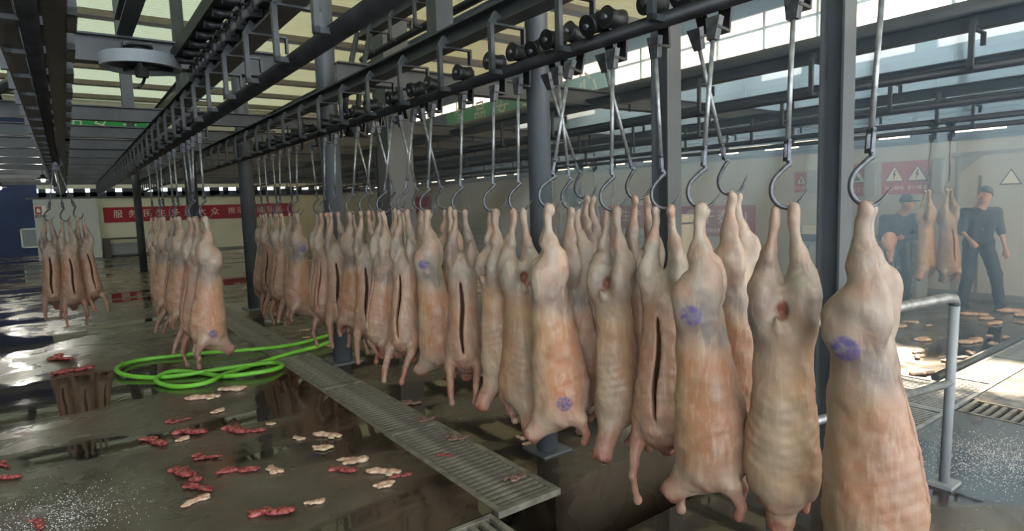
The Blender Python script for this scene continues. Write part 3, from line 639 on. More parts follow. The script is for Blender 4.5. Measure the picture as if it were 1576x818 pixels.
for kind, x, y, tn in (('side2', 2.44, 4.62, 60), ('slit', 2.11, 4.30, -30), ('slit2', 2.44, 5.07, -20), ('side2', 2.11, 4.69, -60), ('slit2', 2.44, 5.55, -40), ('slit', 2.12, 5.08, -10), ('side', 2.14, 5.44, -120)):
    carcass(kind, x, y, tn, mid, mg, sc=0.95+0.03*math.sin(x*90+y*7), **MR)
carcass('slit', 2.19, 6.02, -4, 'slit carcass with splayed hind legs hung close to the round column', sc=0.98, hl='the splayed carcass by the round column', **MR)
for kind, x, y, tn in (('slit2', 2.2, 6.34, -40), ('side2', 2.3, 6.80, -50)):
    carcass(kind, x, y, tn, 'carcass partly behind the splayed slit one at the round column', 'carcasses behind the splayed slit one', sc=0.97, **MR)
carcass('side', 2.20, 7.28, -78, 'outermost carcass of the far clump, with a white shoulder patch', sc=1.0, stamp=(0.11, 0.02, -0.38), hl='the outermost carcass of the far clump', **MR)
for kind, x, y, tn in (('slit', 2.25, 7.62, -40), ('slit2', 2.2, 7.98, -50), ('slit', 2.27, 8.34, -45), ('slit2', 2.25, 8.72, -30), ('side2', 2.25, 9.05, -60)):
    carcass(kind, x, y, tn, 'slit grey pink carcass in the far clump beside the round column', 'carcasses in the far clump of the drain row', sc=0.97, **MR)
HL2, HG2 = 'steel roller hanger with hook on the rail over the green hose', 'roller hangers on the rail over the hose'
R2 = dict(hang_label=HL2, hang_group=HG2, rail_x=1.07)
carcass('side', 1.07, 6.35, -82, 'orange carcass with purple shoulder and haunch stamps hung over the green hose', sc=1.06, stamp=(0.12, -0.04, -1.0), hl='the orange stamped carcass over the hose', **R2)
for kind, x, y, tn in (('slit2', 1.02, 6.68, -60), ('slit', 1.08, 7.0, -55), ('slit2', 1.1, 7.34, -60), ('side', 1.07, 8.0, -84), ('slit', 1.07, 8.4, -60), ('side', 1.05, 9.2, -86), ('side2', 1.07, 9.7, -70)):
    carcass(kind, x, y, tn, 'carcass with forelegs poking out, in the clump over the hose', 'carcasses in the clump over the hose', sc=1.02, **R2)
carcass('back', 1.07, 10.6, 150, 'pale carcass with a twig-like shank, last of the clump over the hose', sc=1.02, hl='the last pale carcass over the hose', **R2)
HL3, HG3 = 'steel roller hanger on the rail ending above the white block', 'roller hangers above the white block'
for kind, x, y, tn, tl in (('slit', -0.20, 10.60, -12, 2), ('slit2', 0.0, 10.28, 5, 0), ('slit', 0.17, 10.55, 25, -2)):
    carcass(kind, x, y, tn, 'dark pink carcass in the clump of three before the white block', 'clump of three carcasses before the white block', rail_x=-0.05, sc=1.0, tilt=tl, hang_label=HL3, hang_group=HG3)
HL4, HG4 = 'thin wire hanger on the rail close to the white wall', 'wire hangers close to the white wall'
R4 = dict(hang_label=HL4, hang_group=HG4, rail_x=9.6)
carcass('neck', 9.49, 3.40, 150, 'pale small carcass hung between the two workers', sc=0.92, zt=1.66, hl='the small carcass between the workers', **R4)
carcass('side2', 9.64, 3.19, 30, 'pale pink slit carcass hung in front of the striding worker', sc=0.98, zt=1.67, hl='the carcass before the striding worker', **R4)
for kind, x, y, tn in (('slit', 9.6, 9.98, 10), ('side2', 9.6, 10.45, 30), ('slit2', 9.6, 10.9, 0), ('slit', 9.6, 11.35, 20), ('side', 9.6, 9.4, 20)):
    carcass(kind, x, y, tn, 'distant carcass by the white wall near the barred window', 'distant carcasses near the barred window', sc=0.97, **R4)

# ------------------------------------------------------------------ drain gratings, slat by slat
def grating(x0, x1, y0, y1, along, label, m='grate', group=None, pitch=0.054, end=0.03, z=0.0):
    t = empty('drain_grating', (x0, y0, z)); tag(t, label, 'grating', group)
    W, L = x1-x0, y1-y0; e = end; h = 0.035
    fr = MB().box(0, W, 0, e, -h, 0.004).box(0, W, L-e, L, -h, 0.004).box(0, e, e, L-e, -h, 0.004).box(W-e, W, e, L-e, -h, 0.004)
    fr.build('frame', M[m], t)
    if along == 'x':                       # slats run across, stacked along y
        me = MB().box(e, W-e, 0, pitch*0.46, -h, 0.0).mesh('slat', M[m])
        for k in range(int((L-2*e)/pitch)): link('slat', me, t, (0, e+pitch*0.3+k*pitch, 0))
    else:
        me = MB().box(0, pitch*0.46, e, L-e, -h, 0.0).mesh('slat', M[m])
        for k in range(int((W-2*e)/pitch)): link('slat', me, t, (e+pitch*0.3+k*pitch, 0, 0))
    return t
grating(1.79, 2.24, 2.66, 4.16, 'x', 'rusty drain grating panel whose end overhangs the open pit', end=0.04)
for k in range(6):
    grating(1.80, 2.23, 4.165+k*1.5, 5.66+k*1.5, 'x', 'rusty drain grating panel along the row of carcasses', group='gratings along the carcass row')
grating(0.62, 1.75, 2.32, 2.68, 'y', 'heavy grating over the pit end beside the broken slab corner', pitch=0.07)
for k in range(4): grating(5.73, 6.15, 2.07+k*1.03, 3.09+k*1.03, 'y', 'pale grating over the drain towards the white wall, slats lengthwise', 'grate_galv', 'pale gratings past the crossing', pitch=0.042)
for k in range(6): grating(4.22+k*1.1, 5.31+k*1.1, 1.71, 2.05, 'y', 'pale grating over the cross drain behind the railing', 'grate_galv', 'pale gratings of the cross drain', pitch=0.042)
for k in range(3): grating(5.41, 5.81, 0.69-k*1.0, 1.68-k*1.0, 'x', 'dark slotted grating in the drain on the camera side of the crossing'.replace(' on the camera side of', ' before'), 'grate', 'slotted gratings before the crossing', pitch=0.06)
o = MB().tube([(6.2, 2.10, 0.02), (8, 2.09, 0.02), (11.2, 2.10, 0.02)], 0.035, 10).build('kerb_pipe', M['steel'], None); tag(o, 'grey pipe lying along the edge of the cross drain', 'pipe')

# ------------------------------------------------------------------ hose
hp = [(2.95, 8.1), (2.83, 7.93), (2.33, 7.73), (1.91, 7.70), (1.49, 7.78), (0.98, 8.06), (0.56, 8.17), (0.33, 7.89), (0.35, 7.5), (0.61, 7.17), (0.95, 7.02), (1.32, 6.95), (1.72, 6.93), (1.75, 6.68), (1.54, 6.53), (1.2, 6.67), (1.02, 7.02), (0.78, 7.24), (0.60, 7.01), (0.72, 6.66), (0.98, 6.53), (1.19, 6.72), (1.52, 6.99), (1.93, 7.19), (2.34, 7.29), (2.67, 7.55), (2.9, 7.6)]
cv = []
for i in range(len(hp)-1):
    g = [Vector(hp[min(max(i+j, 0), len(hp)-1)]) for j in (-1, 0, 1, 2)]
    for q in range(6):
        u = q/6; v = 0.5*((2*g[1])+(g[2]-g[0])*u+(2*g[0]-5*g[1]+4*g[2]-g[3])*u*u+(3*g[1]-g[0]-3*g[2]+g[3])*u**3)
        cv.append((v.x, v.y, 0.022+0.022*(0.5+0.5*math.sin((i+u)*1.9))))
tag(MB().tube(cv, 0.024, 10).build('garden_hose', M['hose']), 'bright green hose lying in loops on the wet floor across the drain', 'hose')

# ------------------------------------------------------------------ scraps on the floor
def lump(seed, r, stretch):
    rs = np.random.RandomState(seed); n = 11
    cs = [((-1+2*i/(n-1))*stretch*r*1.15+rs.uniform(-.2, .2)*r, rs.uniform(-.5, .5)*r, 0.12*r+rs.uniform(0, .25)*r) for i in range(n)]; rad = [r*rs.uniform(.16, .42) for _ in cs]
    def fn(P):
        d = None
        for c, q in zip(cs, rad):
            e = ellipsoid(P, c, (q*1.3, q, q*0.62)); d = e if d is None else smin(d, e, r*0.16)
        return np.maximum(d + r*0.10*wob(P, seed, 60) + r*0.05*wob(P, seed+5, 150), -P[..., 2]-0.004)
    return fn, (-stretch*r*1.3-r, -r*1.3, -0.01), (stretch*r*1.3+r, r*1.3, r*1.0)
LM = {}
for nm, m, seeds, st in (('r', 'offal', (1, 2, 3), 1.3), ('p', 'fat', (4, 5, 6), 0.9), ('g', 'gristle', (7,), 1.0)):
    for i, sd in enumerate(seeds): fn, lo, hi = lump(sd, 0.07, st); LM[nm+str(i)] = net_mesh('scrap', fn, lo, hi, 0.0065, M[m], 1)
def scrap(k, x, y, s, label, group, name, z=0.0):
    o = link(name, LM[k], None, (x, y, z), (0, 0, random.uniform(-0.9, 0.9)-0.5), (s, s, s*0.8)); tag(o, label, 'scrap', group)
red = [(0.64, 5.21, 1.2), (0.41, 5.17, 1.2), (0.61, 5.57, .8), (0.93, 5.02, 1.2), (1.02, 4.92, .9), (0.65, 4.59, .9), (0.48, 4.42, 1.1), (0.78, 4.21, 1.1), (0.53, 4.11, 1.2), (0.8, 3.48, 1.1), (-0.26, 4.2, .7), (-0.49, 5.39, .7), (-0.46, 5.11, .8), (-0.08, 8.23, 1.6), (-0.18, 9.02, 1.8), (1.32, 3.76, .9), (1.57, 3.44, .6)]
for i, (x, y, s) in enumerate(red): scrap('r%d' % (i % 3), x, y, s, 'scrap of red offal lying on the wet floor left of the drain', 'red offal scraps', 'offal_scrap')
pale = [(0.91, 5.6, .8), (1.15, 6.21, 1.3), (0.87, 6.1, 1.3), (0.57, 5.08, .7), (0.96, 4.06, .8), (0.48, 3.91, .8), (1.18, 4.98, .5), (1.26, 4.52, .6), (1.44, 4.42, 1.0), (1.33, 4.21, .9), (1.44, 3.83, .9), (1.5, 3.55, 1.0), (1.43, 3.38, .8), (1.03, 3.44, .6), (1.40, 3.90, .6)]
for i, (x, y, s) in enumerate(pale): scrap('p%d' % (i % 3), x, y, s, 'pale scrap of fat lying on the wet floor left of the drain', 'pale fat scraps left of the drain', 'fat_scrap')
for i, (x, y, s) in enumerate([(2.5, 3.31, .6), (2.53, 3.44, .5), (2.48, 7.44, .7), (2.45, 8.1, .7), (2.60, 8.6, .8), (2.7, 7.9, .6)]):
    scrap('p%d' % (i % 3), x, y, s, 'pale scrap of fat on the slab under the hanging row', 'fat scraps under the row', 'fat_scrap')
for i, (x, y, s, k) in enumerate([(2.28, 4.68, .9, 'g0'), (2.18, 4.23, .8, 'g0'), (2.17, 3.73, .9, 'g0'), (1.95, 3.53, .5, 'r1'), (2.12, 2.94, .8, 'g0')]):
    scrap(k, x, y, s, 'dark gristle scrap caught on the drain grating' if k == 'g0' else 'small pink scrap lying on the drain grating', 'gristle on the grating' if k == 'g0' else None, 'gristle_scrap' if k == 'g0' else 'meat_scrap', 0.003)
rt = [(8.32, 3.22, 1.2), (8.71, 3.24, .9), (8.64, 3.02, .6), (7.72, 2.76, 1.3), (7.13, 2.58, .9), (6.9, 2.49, .9), (7.9, 2.42, 1.2), (8.1, 2.36, 1.2), (9.75, 2.88, 1.5), (9.56, 2.69, 1.2), (9.3, 2.53, 1.2), (10.31, 2.58, 2.0), (10.1, 2.45, 1.6), (9.56, 2.32, .9), (8.48, 2.2, .8), (8.04, 2.19, .9), (7.17, 2.2, .8), (7.43, 2.2, .9), (6.93, 2.24, .9), (6.3, 2.24, 1.3), (7.93, 3.24, .9), (8.47, 2.35, .6)]
for i, (x, y, s) in enumerate(rt): scrap('p%d' % (i % 3), x, y, s, 'white fat scrap on the wet floor beyond the railing', 'fat scraps beyond the railing', 'fat_scrap')
# loose salt spilled on the floor
for nm, cx, cy, sx, sy, n in (('salt_spill', -0.2, 4.15, 0.35, 0.45, 1500), ('salt_spill', 4.6, 1.2, 0.5, 0.35, 2600)):
    rs = np.random.RandomState(5); mb = MB()
    for k in range(n):
        x, y = rs.normal(cx, sx*0.5), rs.normal(cy, sy*0.5); q = rs.uniform(0.0012, 0.0034)
        mb.add([(x-q, y, 0), (x, y-q, 0), (x+q, y, 0), (x, y+q, 0), (x, y, q)], [(0, 1, 4), (1, 2, 4), (2, 3, 4), (3, 0, 4)])
    tag(mb.build(nm, M['salt']), 'white salt grains spilled on the floor ' + ('around a scrap of offal' if cx < 1 else 'at the foot of the railing'), 'salt', kind='stuff')

# ------------------------------------------------------------------ railing
t = empty('pipe_railing', (4.02, 1.28, 0)); tag(t, 'worn metal pipe railing at the pit edge', 'railing')
MB().tube([(-1.4, 0.30, 1.06), (-0.62, 0.13, 1.08), (-0.08, 0.015, 1.095), (-0.02, 0.0, 1.085), (0.0, 0, 1.05)], 0.028, 14).build('top_rail', M['galv'], t)
MB().tube([(0, 0, 1.06), (-0.02, 0.0, 0.6), (-0.05, 0.0, 0.0)], 0.026, 14).build('post', M['greybox'], t)
MB().tube([(-1.4, 0.22, 0.60), (-0.03, 0.0, 0.60)], 0.022, 12).build('lower_rail', M['galv'], t)
MB().tube([(-1.38, 0.30, 1.06), (-1.4, 0.26, 0.0)], 0.026, 14).build('post', M['greybox'], t)
MB().box(-0.12, 0.03, -0.06, 0.06, 0, 0.02).build('base_plate', M['greybox'], t)

# ------------------------------------------------------------------ banners, signs, wall fittings
def banner_y(name, x0, x1, y, z0, z1, m, rows, label, tm='gold'):
    """banner hung on a wall facing the aisle along y"""
    t = empty(name, (x0, y, z0)); tag(t, label, 'banner')
    W, H = x1-x0, z1-z0; N = 24; vs = []
    for i in range(N+1):
        d = -0.02-0.012*math.sin(i*1.3); vs += [(W*i/N, d, 0), (W*i/N, d, H)]
    MB().add(vs, [(2*i, 2*i+2, 2*i+3, 2*i+1) for i in range(N)], True).add([(0, 0, 0), (W, 0, 0), (W, 0, H), (0, 0, H)], [(0, 1, 2, 3)]).build('cloth', M[m], t)
    for body, size, u, v in rows:
        link('lettering', text_mesh(body, size, M[tm]), t, (u, -0.036, v), (math.pi/2, 0, 0))
    return t
def banner_x(name, x, y0, y1, z0, z1, m, rows, label, tm='gold', cat='banner', bold=0.0):
    """banner on the right-hand wall, facing -x; text reads towards -y"""
    t = empty(name, (x-0.015, y1, z0)); tag(t, label, cat)
    MB().box(-0.012, 0, -(y1-y0), 0, 0, z1-z0).build('panel' if cat != 'banner' else 'cloth', M[m], t)
    for body, size, u, v in rows:
        link('lettering', text_mesh(body, size, M[tm], bold=bold), t, (-0.016, -u, v), (math.pi/2, 0, -math.pi/2))
    return t
W = 7.85
chars = '服务民生多元大众'
rows = [(c, 0.36, 0.52+i*0.54, 0.33) for i, c in enumerate(chars)] + [(c, 0.34, u, 0.34) for u, c in zip((5.03, 5.42, 5.86, 6.30, 6.72, 7.14), '推动跨越发展')]
banner_y('slogan_banner', 1.32, 9.17, FY, 1.42, 2.06, 'red', rows, 'long red slogan banner with pale characters on the far wall')
rows = [(c, 0.95, 0.5+i*1.18, 0.26) for i, c in enumerate('食品安全')]
banner_y('safety_banner', -1.05, 3.75, 36.0, 6.0, 6.55, 'green', rows, 'green banner with big white characters high beyond the far wall', 'white')
rows = [(c, 1.0, 1.2+i*1.7, 0.22) for i, c in enumerate('食品安全放心')]
banner_x('safety_banner', UX-0.005, 14.6, 25.5, 5.42, 6.0, 'green', rows, 'green banner with white characters under the clerestory windows', 'white', bold=0.01)
banner_x('wall_banner', RX, 9.97, 11.63, 0.99, 1.55, 'red', [(c, 0.32, 0.30+i*0.36, 0.30) for i, c in enumerate('安全生产')], 'red wall banner with pale characters behind the steel column', bold=0.002)
banner_x('wall_banner', RX, 7.08, 8.97, 0.85, 1.51, 'red', [(c, 0.34, 0.36+i*0.40, 0.40) for i, c in enumerate('重于泰山')] + [('行动从我做起', 0.1, 1.0, 0.12)], 'red wall banner with a small second line, nearest the warning signs', bold=0.002)
banner_x('notice_board', RX, 20.6, 24.3, 1.43, 2.07, 'red', [], 'dark red blank wall banner far along the white wall')

def triangle_sign(t, u, v, s, glyph):  # t: the plate
    """white triangle with a dark border and pictogram on the sign face"""
    tri = lambda q: [(u-q*0.58, v-q*0.34), (u+q*0.58, v-q*0.34), (u, v+q*0.66)]
    MB().prism([(-a, b) for a, b in tri(s)][::-1], 'x', -0.016, -0.012).build('border', M['black'], t)
    MB().prism([(-a, b) for a, b in tri(s*0.84)][::-1], 'x', -0.019, -0.015).build('triangle', M['white'], t)
    if glyph == 'bolt': pl = [(0.03, 0.36), (-0.11, 0.06), (-0.01, 0.07), (-0.07, -0.22), (0.11, 0.14), (0.01, 0.13), (0.09, 0.36)]
    elif glyph == 'flame': pl = [(0, 0.36), (-0.08, 0.18), (-0.13, 0.0), (-0.09, -0.16), (0, -0.22), (0.09, -0.16), (0.13, 0.0), (0.06, 0.1)]
    else: pl = [(-0.22, -0.2), (-0.22, -0.06), (-0.05, 0.0), (-0.08, 0.14), (0.0, 0.16), (0.05, 0.02), (0.2, -0.04), (0.22, -0.2)]
    MB().prism([(-(u+a*s), v+b*s) for a, b in pl], 'x', -0.022, -0.018).build('pictogram', M['black'], t)
def warn(y0, y1, z0, z1, signs, label):
    t = empty('warning_sign', (RX, y1, z0)); tag(t, label, 'sign')
    H = z1-z0
    pt = MB().box(-0.012, 0, -(y1-y0), 0, 0, H).build('plate', M['redsign'], t)
    for u, s, gl, tx in signs:
        triangle_sign(pt, u, H*0.56, s, gl)
        link('lettering', text_mesh(tx, 0.075, M['gold'], bold=0.001), t, (-0.015, -u, H*0.2), (math.pi/2, 0, -math.pi/2))
    return t
def cabinet(y0, y1, z0, z1, label):
    t = empty('switch_box', (RX, y1, z0)); tag(t, label, 'box')
    bevel(MB().box(-0.10, 0, -(y1-y0), 0, 0, z1-z0).build('body', M['greybox'], t)); MB().box(-0.108, -0.10, -(y1-y0)+0.02, -0.02, 0.02, z1-z0-0.02).build('door', M['greybox'], t)
warn(6.0, 6.27, 1.74, 2.11, [(0.135, 0.17, 'flame', '当心火灾')], 'small red flame warning sign left of the steel column')
cabinet(5.80, 5.99, 1.72, 2.11, 'small grey switch box beside the flame sign')
warn(4.99, 5.27, 1.63, 2.20, [(0.14, 0.26, 'hand', '当心夹手')], 'red warning sign with a hand in its triangle')
cabinet(4.80, 4.98, 1.63, 2.20, 'grey switch box beside the hand sign')
warn(3.98, 4.73, 1.64, 2.19, [(0.20, 0.27, 'bolt', '当心触电'), (0.54, 0.27, 'bolt', '当心触电')], 'wide red plate with two electric shock triangles')
cabinet(3.80, 3.97, 1.64, 2.19, 'grey box beside the wide shock plate')
# sliding cold room door
d = struct(MB().box(RX-0.05, RX-0.005, 0.4, 3.60, 0.10, 2.20).build('door_1', M['wall']))
MB().box(RX-0.06, RX-0.004, 0.3, 3.75, 2.20, 2.26).build('door_track', M['greybox'], d)
MB().prism([(3.58, 2.20), (3.58, 1.95), (3.30, 2.20)], 'x', RX-0.056, RX-0.05).build('corner_plate', M['greybox'], d)
MB().box(RX-0.056, RX-0.05, 3.30, 3.34, 0.1, 1.9).build('seam', M['seam'], d)
t = empty('door_notice', (RX-0.052, 2.95, 1.62)); tag(t, 'small triangular warning mark on the cold room door', 'sign')
MB().prism([(-0.14, 0.12), (0.0, 0.36), (0.14, 0.12)], 'x', -0.004, 0).build('border', M['black'], t); MB().prism([(-0.11, 0.14), (0.0, 0.33), (0.11, 0.14)], 'x', -0.006, -0.003).build('triangle', M['white'], t)
# louvred vent, slatted rack, barrel, boxes
t = empty('wall_vent', (RX, 18.5, 1.26)); tag(t, 'tall pale louvred vent on the white wall', 'vent')
MB().box(-0.02, 0, 0, 0.5, 0, 0.88).build('frame', M['greybox'], t)
for k in range(10): MB().box(-0.035, -0.02, 0.03, 0.47, 0.04+k*0.082, 0.09+k*0.082).build('louvre', M['wall'], t)
def rack(y0, y1, h, label, n=6):
    t = empty('slatted_rack', (10.75, y0, 0)); tag(t, label, 'rack'); Wd = y1-y0
    for q in (0, Wd-0.05): MB().box(0, 0.45, q, q+0.05, 0, h).build('side_frame', M['greybox'], t)
    for k in range(n): MB().box(0.0, 0.04, 0.05, Wd-0.05, 0.08+k*h/n, 0.08+k*h/n+0.08).build('slat', M['greybox'], t)
rack(9.5, 11.4, 0.85, 'grey slatted rack below the red banner'); rack(3.95, 4.75, 0.85, 'grey slatted rack behind the worker in the cap'); rack(15.5, 18.2, 0.95, 'long grey slatted rack below the louvred vent')
t = empty('white_barrel', (10.55, 8.35, 0)); tag(t, 'tall white plastic barrel with a dark band under its lid', 'barrel')
MB().lathe([(0, 0.0), (0.25, 0.0), (0.27, 0.05), (0.27, 1.12), (0.26, 1.15)], 28).build('body', M['plastic'], t); MB().lathe([(0.262, 1.15), (0.262, 1.19)], 28).build('band', M['black'], t); MB().lathe([(0.275, 1.19), (0.275, 1.33), (0.25, 1.35), (0, 1.35)], 28).build('lid', M['plastic'], t)
t = empty('tool_stand', (10.9, 5.7, 0)); tag(t, 'small stand with a white rimmed tray below the flame sign', 'stand')
MB().box(-0.2, 0.2, -0.2, 0.2, 0.80, 0.84).build('top', M['greybox'], t)
for a in (-0.18, 0.18):
    for b in (-0.18, 0.18): MB().box(a-0.02, a+0.02, b-0.02, b+0.02, 0, 0.80).build('leg', M['greybox'], t)
o = bevel(MB().box(-0.13, 0.13, -0.14, 0.14, 0, 0.10).box(-0.10, 0.10, -0.15, 0.15, 0.10, 0.13).build('tool_box', M['cloth_dark'], None, (10.9, 5.72, 0.84))); tag(o, 'dark box standing on the small tool stand', 'box')
o = bevel(MB().box(-0.05, 0.05, -0.12, 0.12, 0, 0.14).box(-0.055, 0.055, -0.125, 0.125, 0.14, 0.155).build('tray', M['plastic'], None, (10.86, 5.72, 0.97))); tag(o, 'white rimmed tray on top of the dark box', 'tray')
# table and notices at the far end
t = empty('work_table', (1.84, 30.3, 0)); tag(t, 'low dark table against the far wall', 'table')
MB().box(-0.66, 0.66, -0.3, 0.3, 0.72, 0.78).build('top', M['wood'], t)
for a in (-0.62, 0.62):
    for b in (-0.26, 0.26): MB().box(a-0.04, a+0.04, b-0.04, b+0.04, 0, 0.72).build('leg', M['wood'], t)
MB().box(-0.40, 0.58, 0.2, 0.22, 0.08, 0.55).build('back_panel', M['greybox'], t); MB().box(-0.66, -0.42, -0.28, 0.28, 0.0, 0.72).build('side_cabinet', M['wood'], t)
t = empty('fire_notice', (-0.76, 29.79, 1.72)); tag(t, 'red and white fire notice on the white block', 'notice')
MB().box(-0.17, 0.19, -0.012, 0, -0.02, 0.45).build('board', M['white'], t); MB().box(-0.15, 0.06, -0.018, -0.012, 0.13, 0.43).build('red_panel', M['redsign'], t)
MB().prism([(-0.10, 0.20), (0.01, 0.20), (0.01, 0.30), (-0.045, 0.38), (-0.10, 0.30)], 'y', -0.024, -0.018).build('pictogram', M['white'], t)
MB().box(-0.16, 0.18, -0.02, -0.012, 0.0, 0.11).build('caption_bar', M['black'], t); link('lettering', text_mesh('消防器材', 0.075, M['white']), t, (0.01, -0.024, 0.05), (math.pi/2, 0, 0))
# lit lamps
def lamp(x, y, z, power, label):
    t = empty('hanging_lamp', (x, y, z)); tag(t, label, 'lamp')
    MB().lathe([(0.0, 0.12), (0.05, 0.12), (0.06, 0.06), (0.17, 0.0), (0.165, 0.0), (0.05, 0.05)], 20).build('shade', M['steel_dark'], t)
    MB().lathe([(0.0, -0.06), (0.035, -0.05), (0.05, -0.01), (0.035, 0.04), (0.0, 0.05)], 14).build('bulb', M['bulb'], t); MB().cyl((0, 0, 0.12), (0, 0, 3.04-z+0.02), 0.008, 6).build('cord', M['black'], t)
    l = bpy.data.lights.new('lamp_light', 'POINT'); l.energy = power; l.color = (1, 0.95, 0.86); l.shadow_soft_size = 0.06
    lo = bpy.data.objects.new('lamp_light', l); COL.objects.link(lo); lo.parent = t; lo.location = (0, 0, -0.1)
lamp(-0.36, 19.3, 2.66, 70, 'lit lamp hung before the white block')
lamp(-1.35, 21.4, 2.56, 90, 'lit lamp hung before the blue wall')

# ------------------------------------------------------------------ people
def person(name, loc, rz, label, J, cap, sleeves, tro):
    """J: joints in the person's own frame, facing -y"""
    t = empty(name, loc, (0, 0, rz)); tag(t, label, 'person')
    g = lambda k: np.array(J[k], float)
    lo, hi = (-0.62, -0.62, -0.02), (0.62, 0.62, 1.85)
    def arm(P, s, grow, upto):
        d = capsule(P, g('sh'+s), g('el'+s), 0.052+grow, 0.042+grow)
        if upto == 'wrist': d = smin(d, capsule(P, g('el'+s), g('wr'+s), 0.042+grow, 0.030+grow), 0.02)
        return d
    def body(P):
        hd = g('head'); d = ellipsoid(P, hd, (0.075, 0.098, 0.118)); fy = J.get('face', (0, -1, 0)); fv = np.array(fy, float)
        d = smin(d, ellipsoid(P, hd+fv*0.035+(0, 0, -0.055), (0.055, 0.07, 0.065)), 0.03)
        d = smin(d, capsule(P, hd+fv*0.09+(0, 0, 0.015), hd+fv*0.115+(0, 0, -0.022), 0.010, 0.014), 0.012)     # nose
        sd = np.array((-fv[1], fv[0], 0))
        for s in (-1, 1):
            d = smin(d, ellipsoid(P, hd+sd*0.078*s+(0, 0, -0.01), (0.016, 0.024, 0.034)), 0.008)              # ears
            d = smax(d, -ellipsoid(P, hd+fv*0.10+sd*0.034*s+(0, 0, 0.012), (0.018, 0.018, 0.011)), 0.01)       # eye hollows
        d = smax(d, -ellipsoid(P, hd+fv*0.108+(0, 0, -0.062), (0.026, 0.026, 0.005)), 0.006)                   # mouth
        d = smin(d, capsule(P, hd+(0, 0, -0.08), g('neck'), 0.052, 0.056), 0.03)
        d = smin(d, capsule(P, g('neck'), g('chest'), 0.07, 0.10), 0.04); d = smin(d, capsule(P, g('chest'), g('pelvis'), 0.10, 0.10), 0.04)
        for s in 'lr':
            d = smin(d, arm(P, s, -0.008, 'wrist'), 0.02)
            wr = g('wr'+s); dr = wr-g('el'+s); dr /= np.linalg.norm(dr); pm = wr+dr*0.07
            ac = np.cross(dr, (0.2, 1, 0.1)); ac /= np.linalg.norm(ac)
            d = smin(d, capsule(P, wr, pm, 0.028, 0.036), 0.015)
            nn = np.cross(ac, dr)
            for q, ln in zip((-1.5, -0.5, 0.5, 1.5), (0.055, 0.068, 0.064, 0.05)):
                a0 = pm+ac*0.018*q; a1 = a0+dr*ln*0.6+nn*0.012; a2 = a1+dr*ln*0.35+nn*0.028
                d = smin(d, np.minimum(capsule(P, a0, a1, 0.010, 0.009), capsule(P, a1, a2, 0.009, 0.008)), 0.004)
            th = wr+dr*0.03; d = smin(d, capsule(P, th+ac*-0.03, th+ac*-0.055+dr*0.05+nn*0.02, 0.012, 0.009), 0.006)
            d = smin(d, capsule(P, g('hip'+s), g('kn'+s), 0.06, 0.045), 0.02); d = smin(d, capsule(P, g('kn'+s), g('an'+s), 0.045, 0.035), 0.02)
        return d
    link('body', net_mesh('body', body, lo, hi, 0.013, M['skin'], 1), t)
    def shirt(P):
        d = smin(capsule(P, g('chest')+(0.08, 0, 0.02), g('pelvis')+(0.06, 0, -0.02), 0.115, 0.11), capsule(P, g('chest')+(-0.08, 0, 0.02), g('pelvis')+(-0.06, 0, -0.02), 0.115, 0.11), 0.05)
        d = smin(d, capsule(P, g('shl'), g('shr'), 0.075, 0.075), 0.05); d = smin(d, capsule(P, g('neck')+(0, 0, -0.03), g('chest'), 0.072, 0.11), 0.04)
        for s in 'lr': d = smin(d, arm(P, s, 0.016, sleeves), 0.03)
        d = d + 0.010*wob(P, 31, 26) + 0.004*wob(P, 8, 60); return np.maximum(d, g('pelvis')[2]-0.10-P[..., 2])
    link('shirt', net_mesh('shirt', shirt, lo, hi, 0.016, M['cloth_dark'], 1), t)
    def trousers(P):
        d = capsule(P, g('hipl')+(0, 0, 0.04), g('hipr')+(0, 0, 0.04), 0.105, 0.105)
        for s in 'lr':
            d = smin(d, capsule(P, g('hip'+s), g('kn'+s), 0.10, 0.078), 0.03); d = smin(d, capsule(P, g('kn'+s), g('an'+s)+(0, 0, 0.02), 0.078, 0.068), 0.03)
        d = d + 0.010*wob(P, 12, 24)+0.005*wob(P, 77, 55); return np.maximum(d, 0.07-P[..., 2])
    link('trousers', net_mesh('trousers', trousers, lo, hi, 0.016, M[tro], 1), t)
    for s in 'lr':
        a = g('an'+s); fv = np.array(J.get('foot', (0, -1, 0)), float)
        def boot(P):
            d = smin(capsule(P, a, a*(1, 1, 0)+(0, 0, 0.05), 0.055, 0.05), capsule(P, a*(1, 1, 0)+(0, 0, 0.045), a*(1, 1, 0)+fv*0.17+(0, 0, 0.036), 0.048, 0.036), 0.03)
            return np.maximum(d, -P[..., 2])
        link('boot', net_mesh('boot', boot, (a[0]-0.3, a[1]-0.3, -0.02), (a[0]+0.3, a[1]+0.3, 0.26), 0.014, M['boot'], 1), t)
    hd = g('head'); fv = np.array(J.get('face', (0, -1, 0)), float)
    def top(P):
        d = ellipsoid(P, hd+(0, 0, 0.022)-fv*0.012, (0.088, 0.108, 0.118)); d = np.maximum(d, hd[2]+0.012+0.5*((P-hd)@fv)*(-0.0 if cap else 1.0)-P[..., 2])
        if cap:
            br = ellipsoid(P, hd+fv*0.12+(0, 0, 0.03), (0.07, 0.075, 0.012)); d = smin(d, br, 0.012)
        else: d = d+0.006*wob(P, 3, 60)
        return d
    link('cap' if cap else 'hair', net_mesh('cap' if cap else 'hair', top, hd-0.25, hd+0.25, 0.011, M['cloth_dark' if cap else 'hair'], 1), t)
    return t
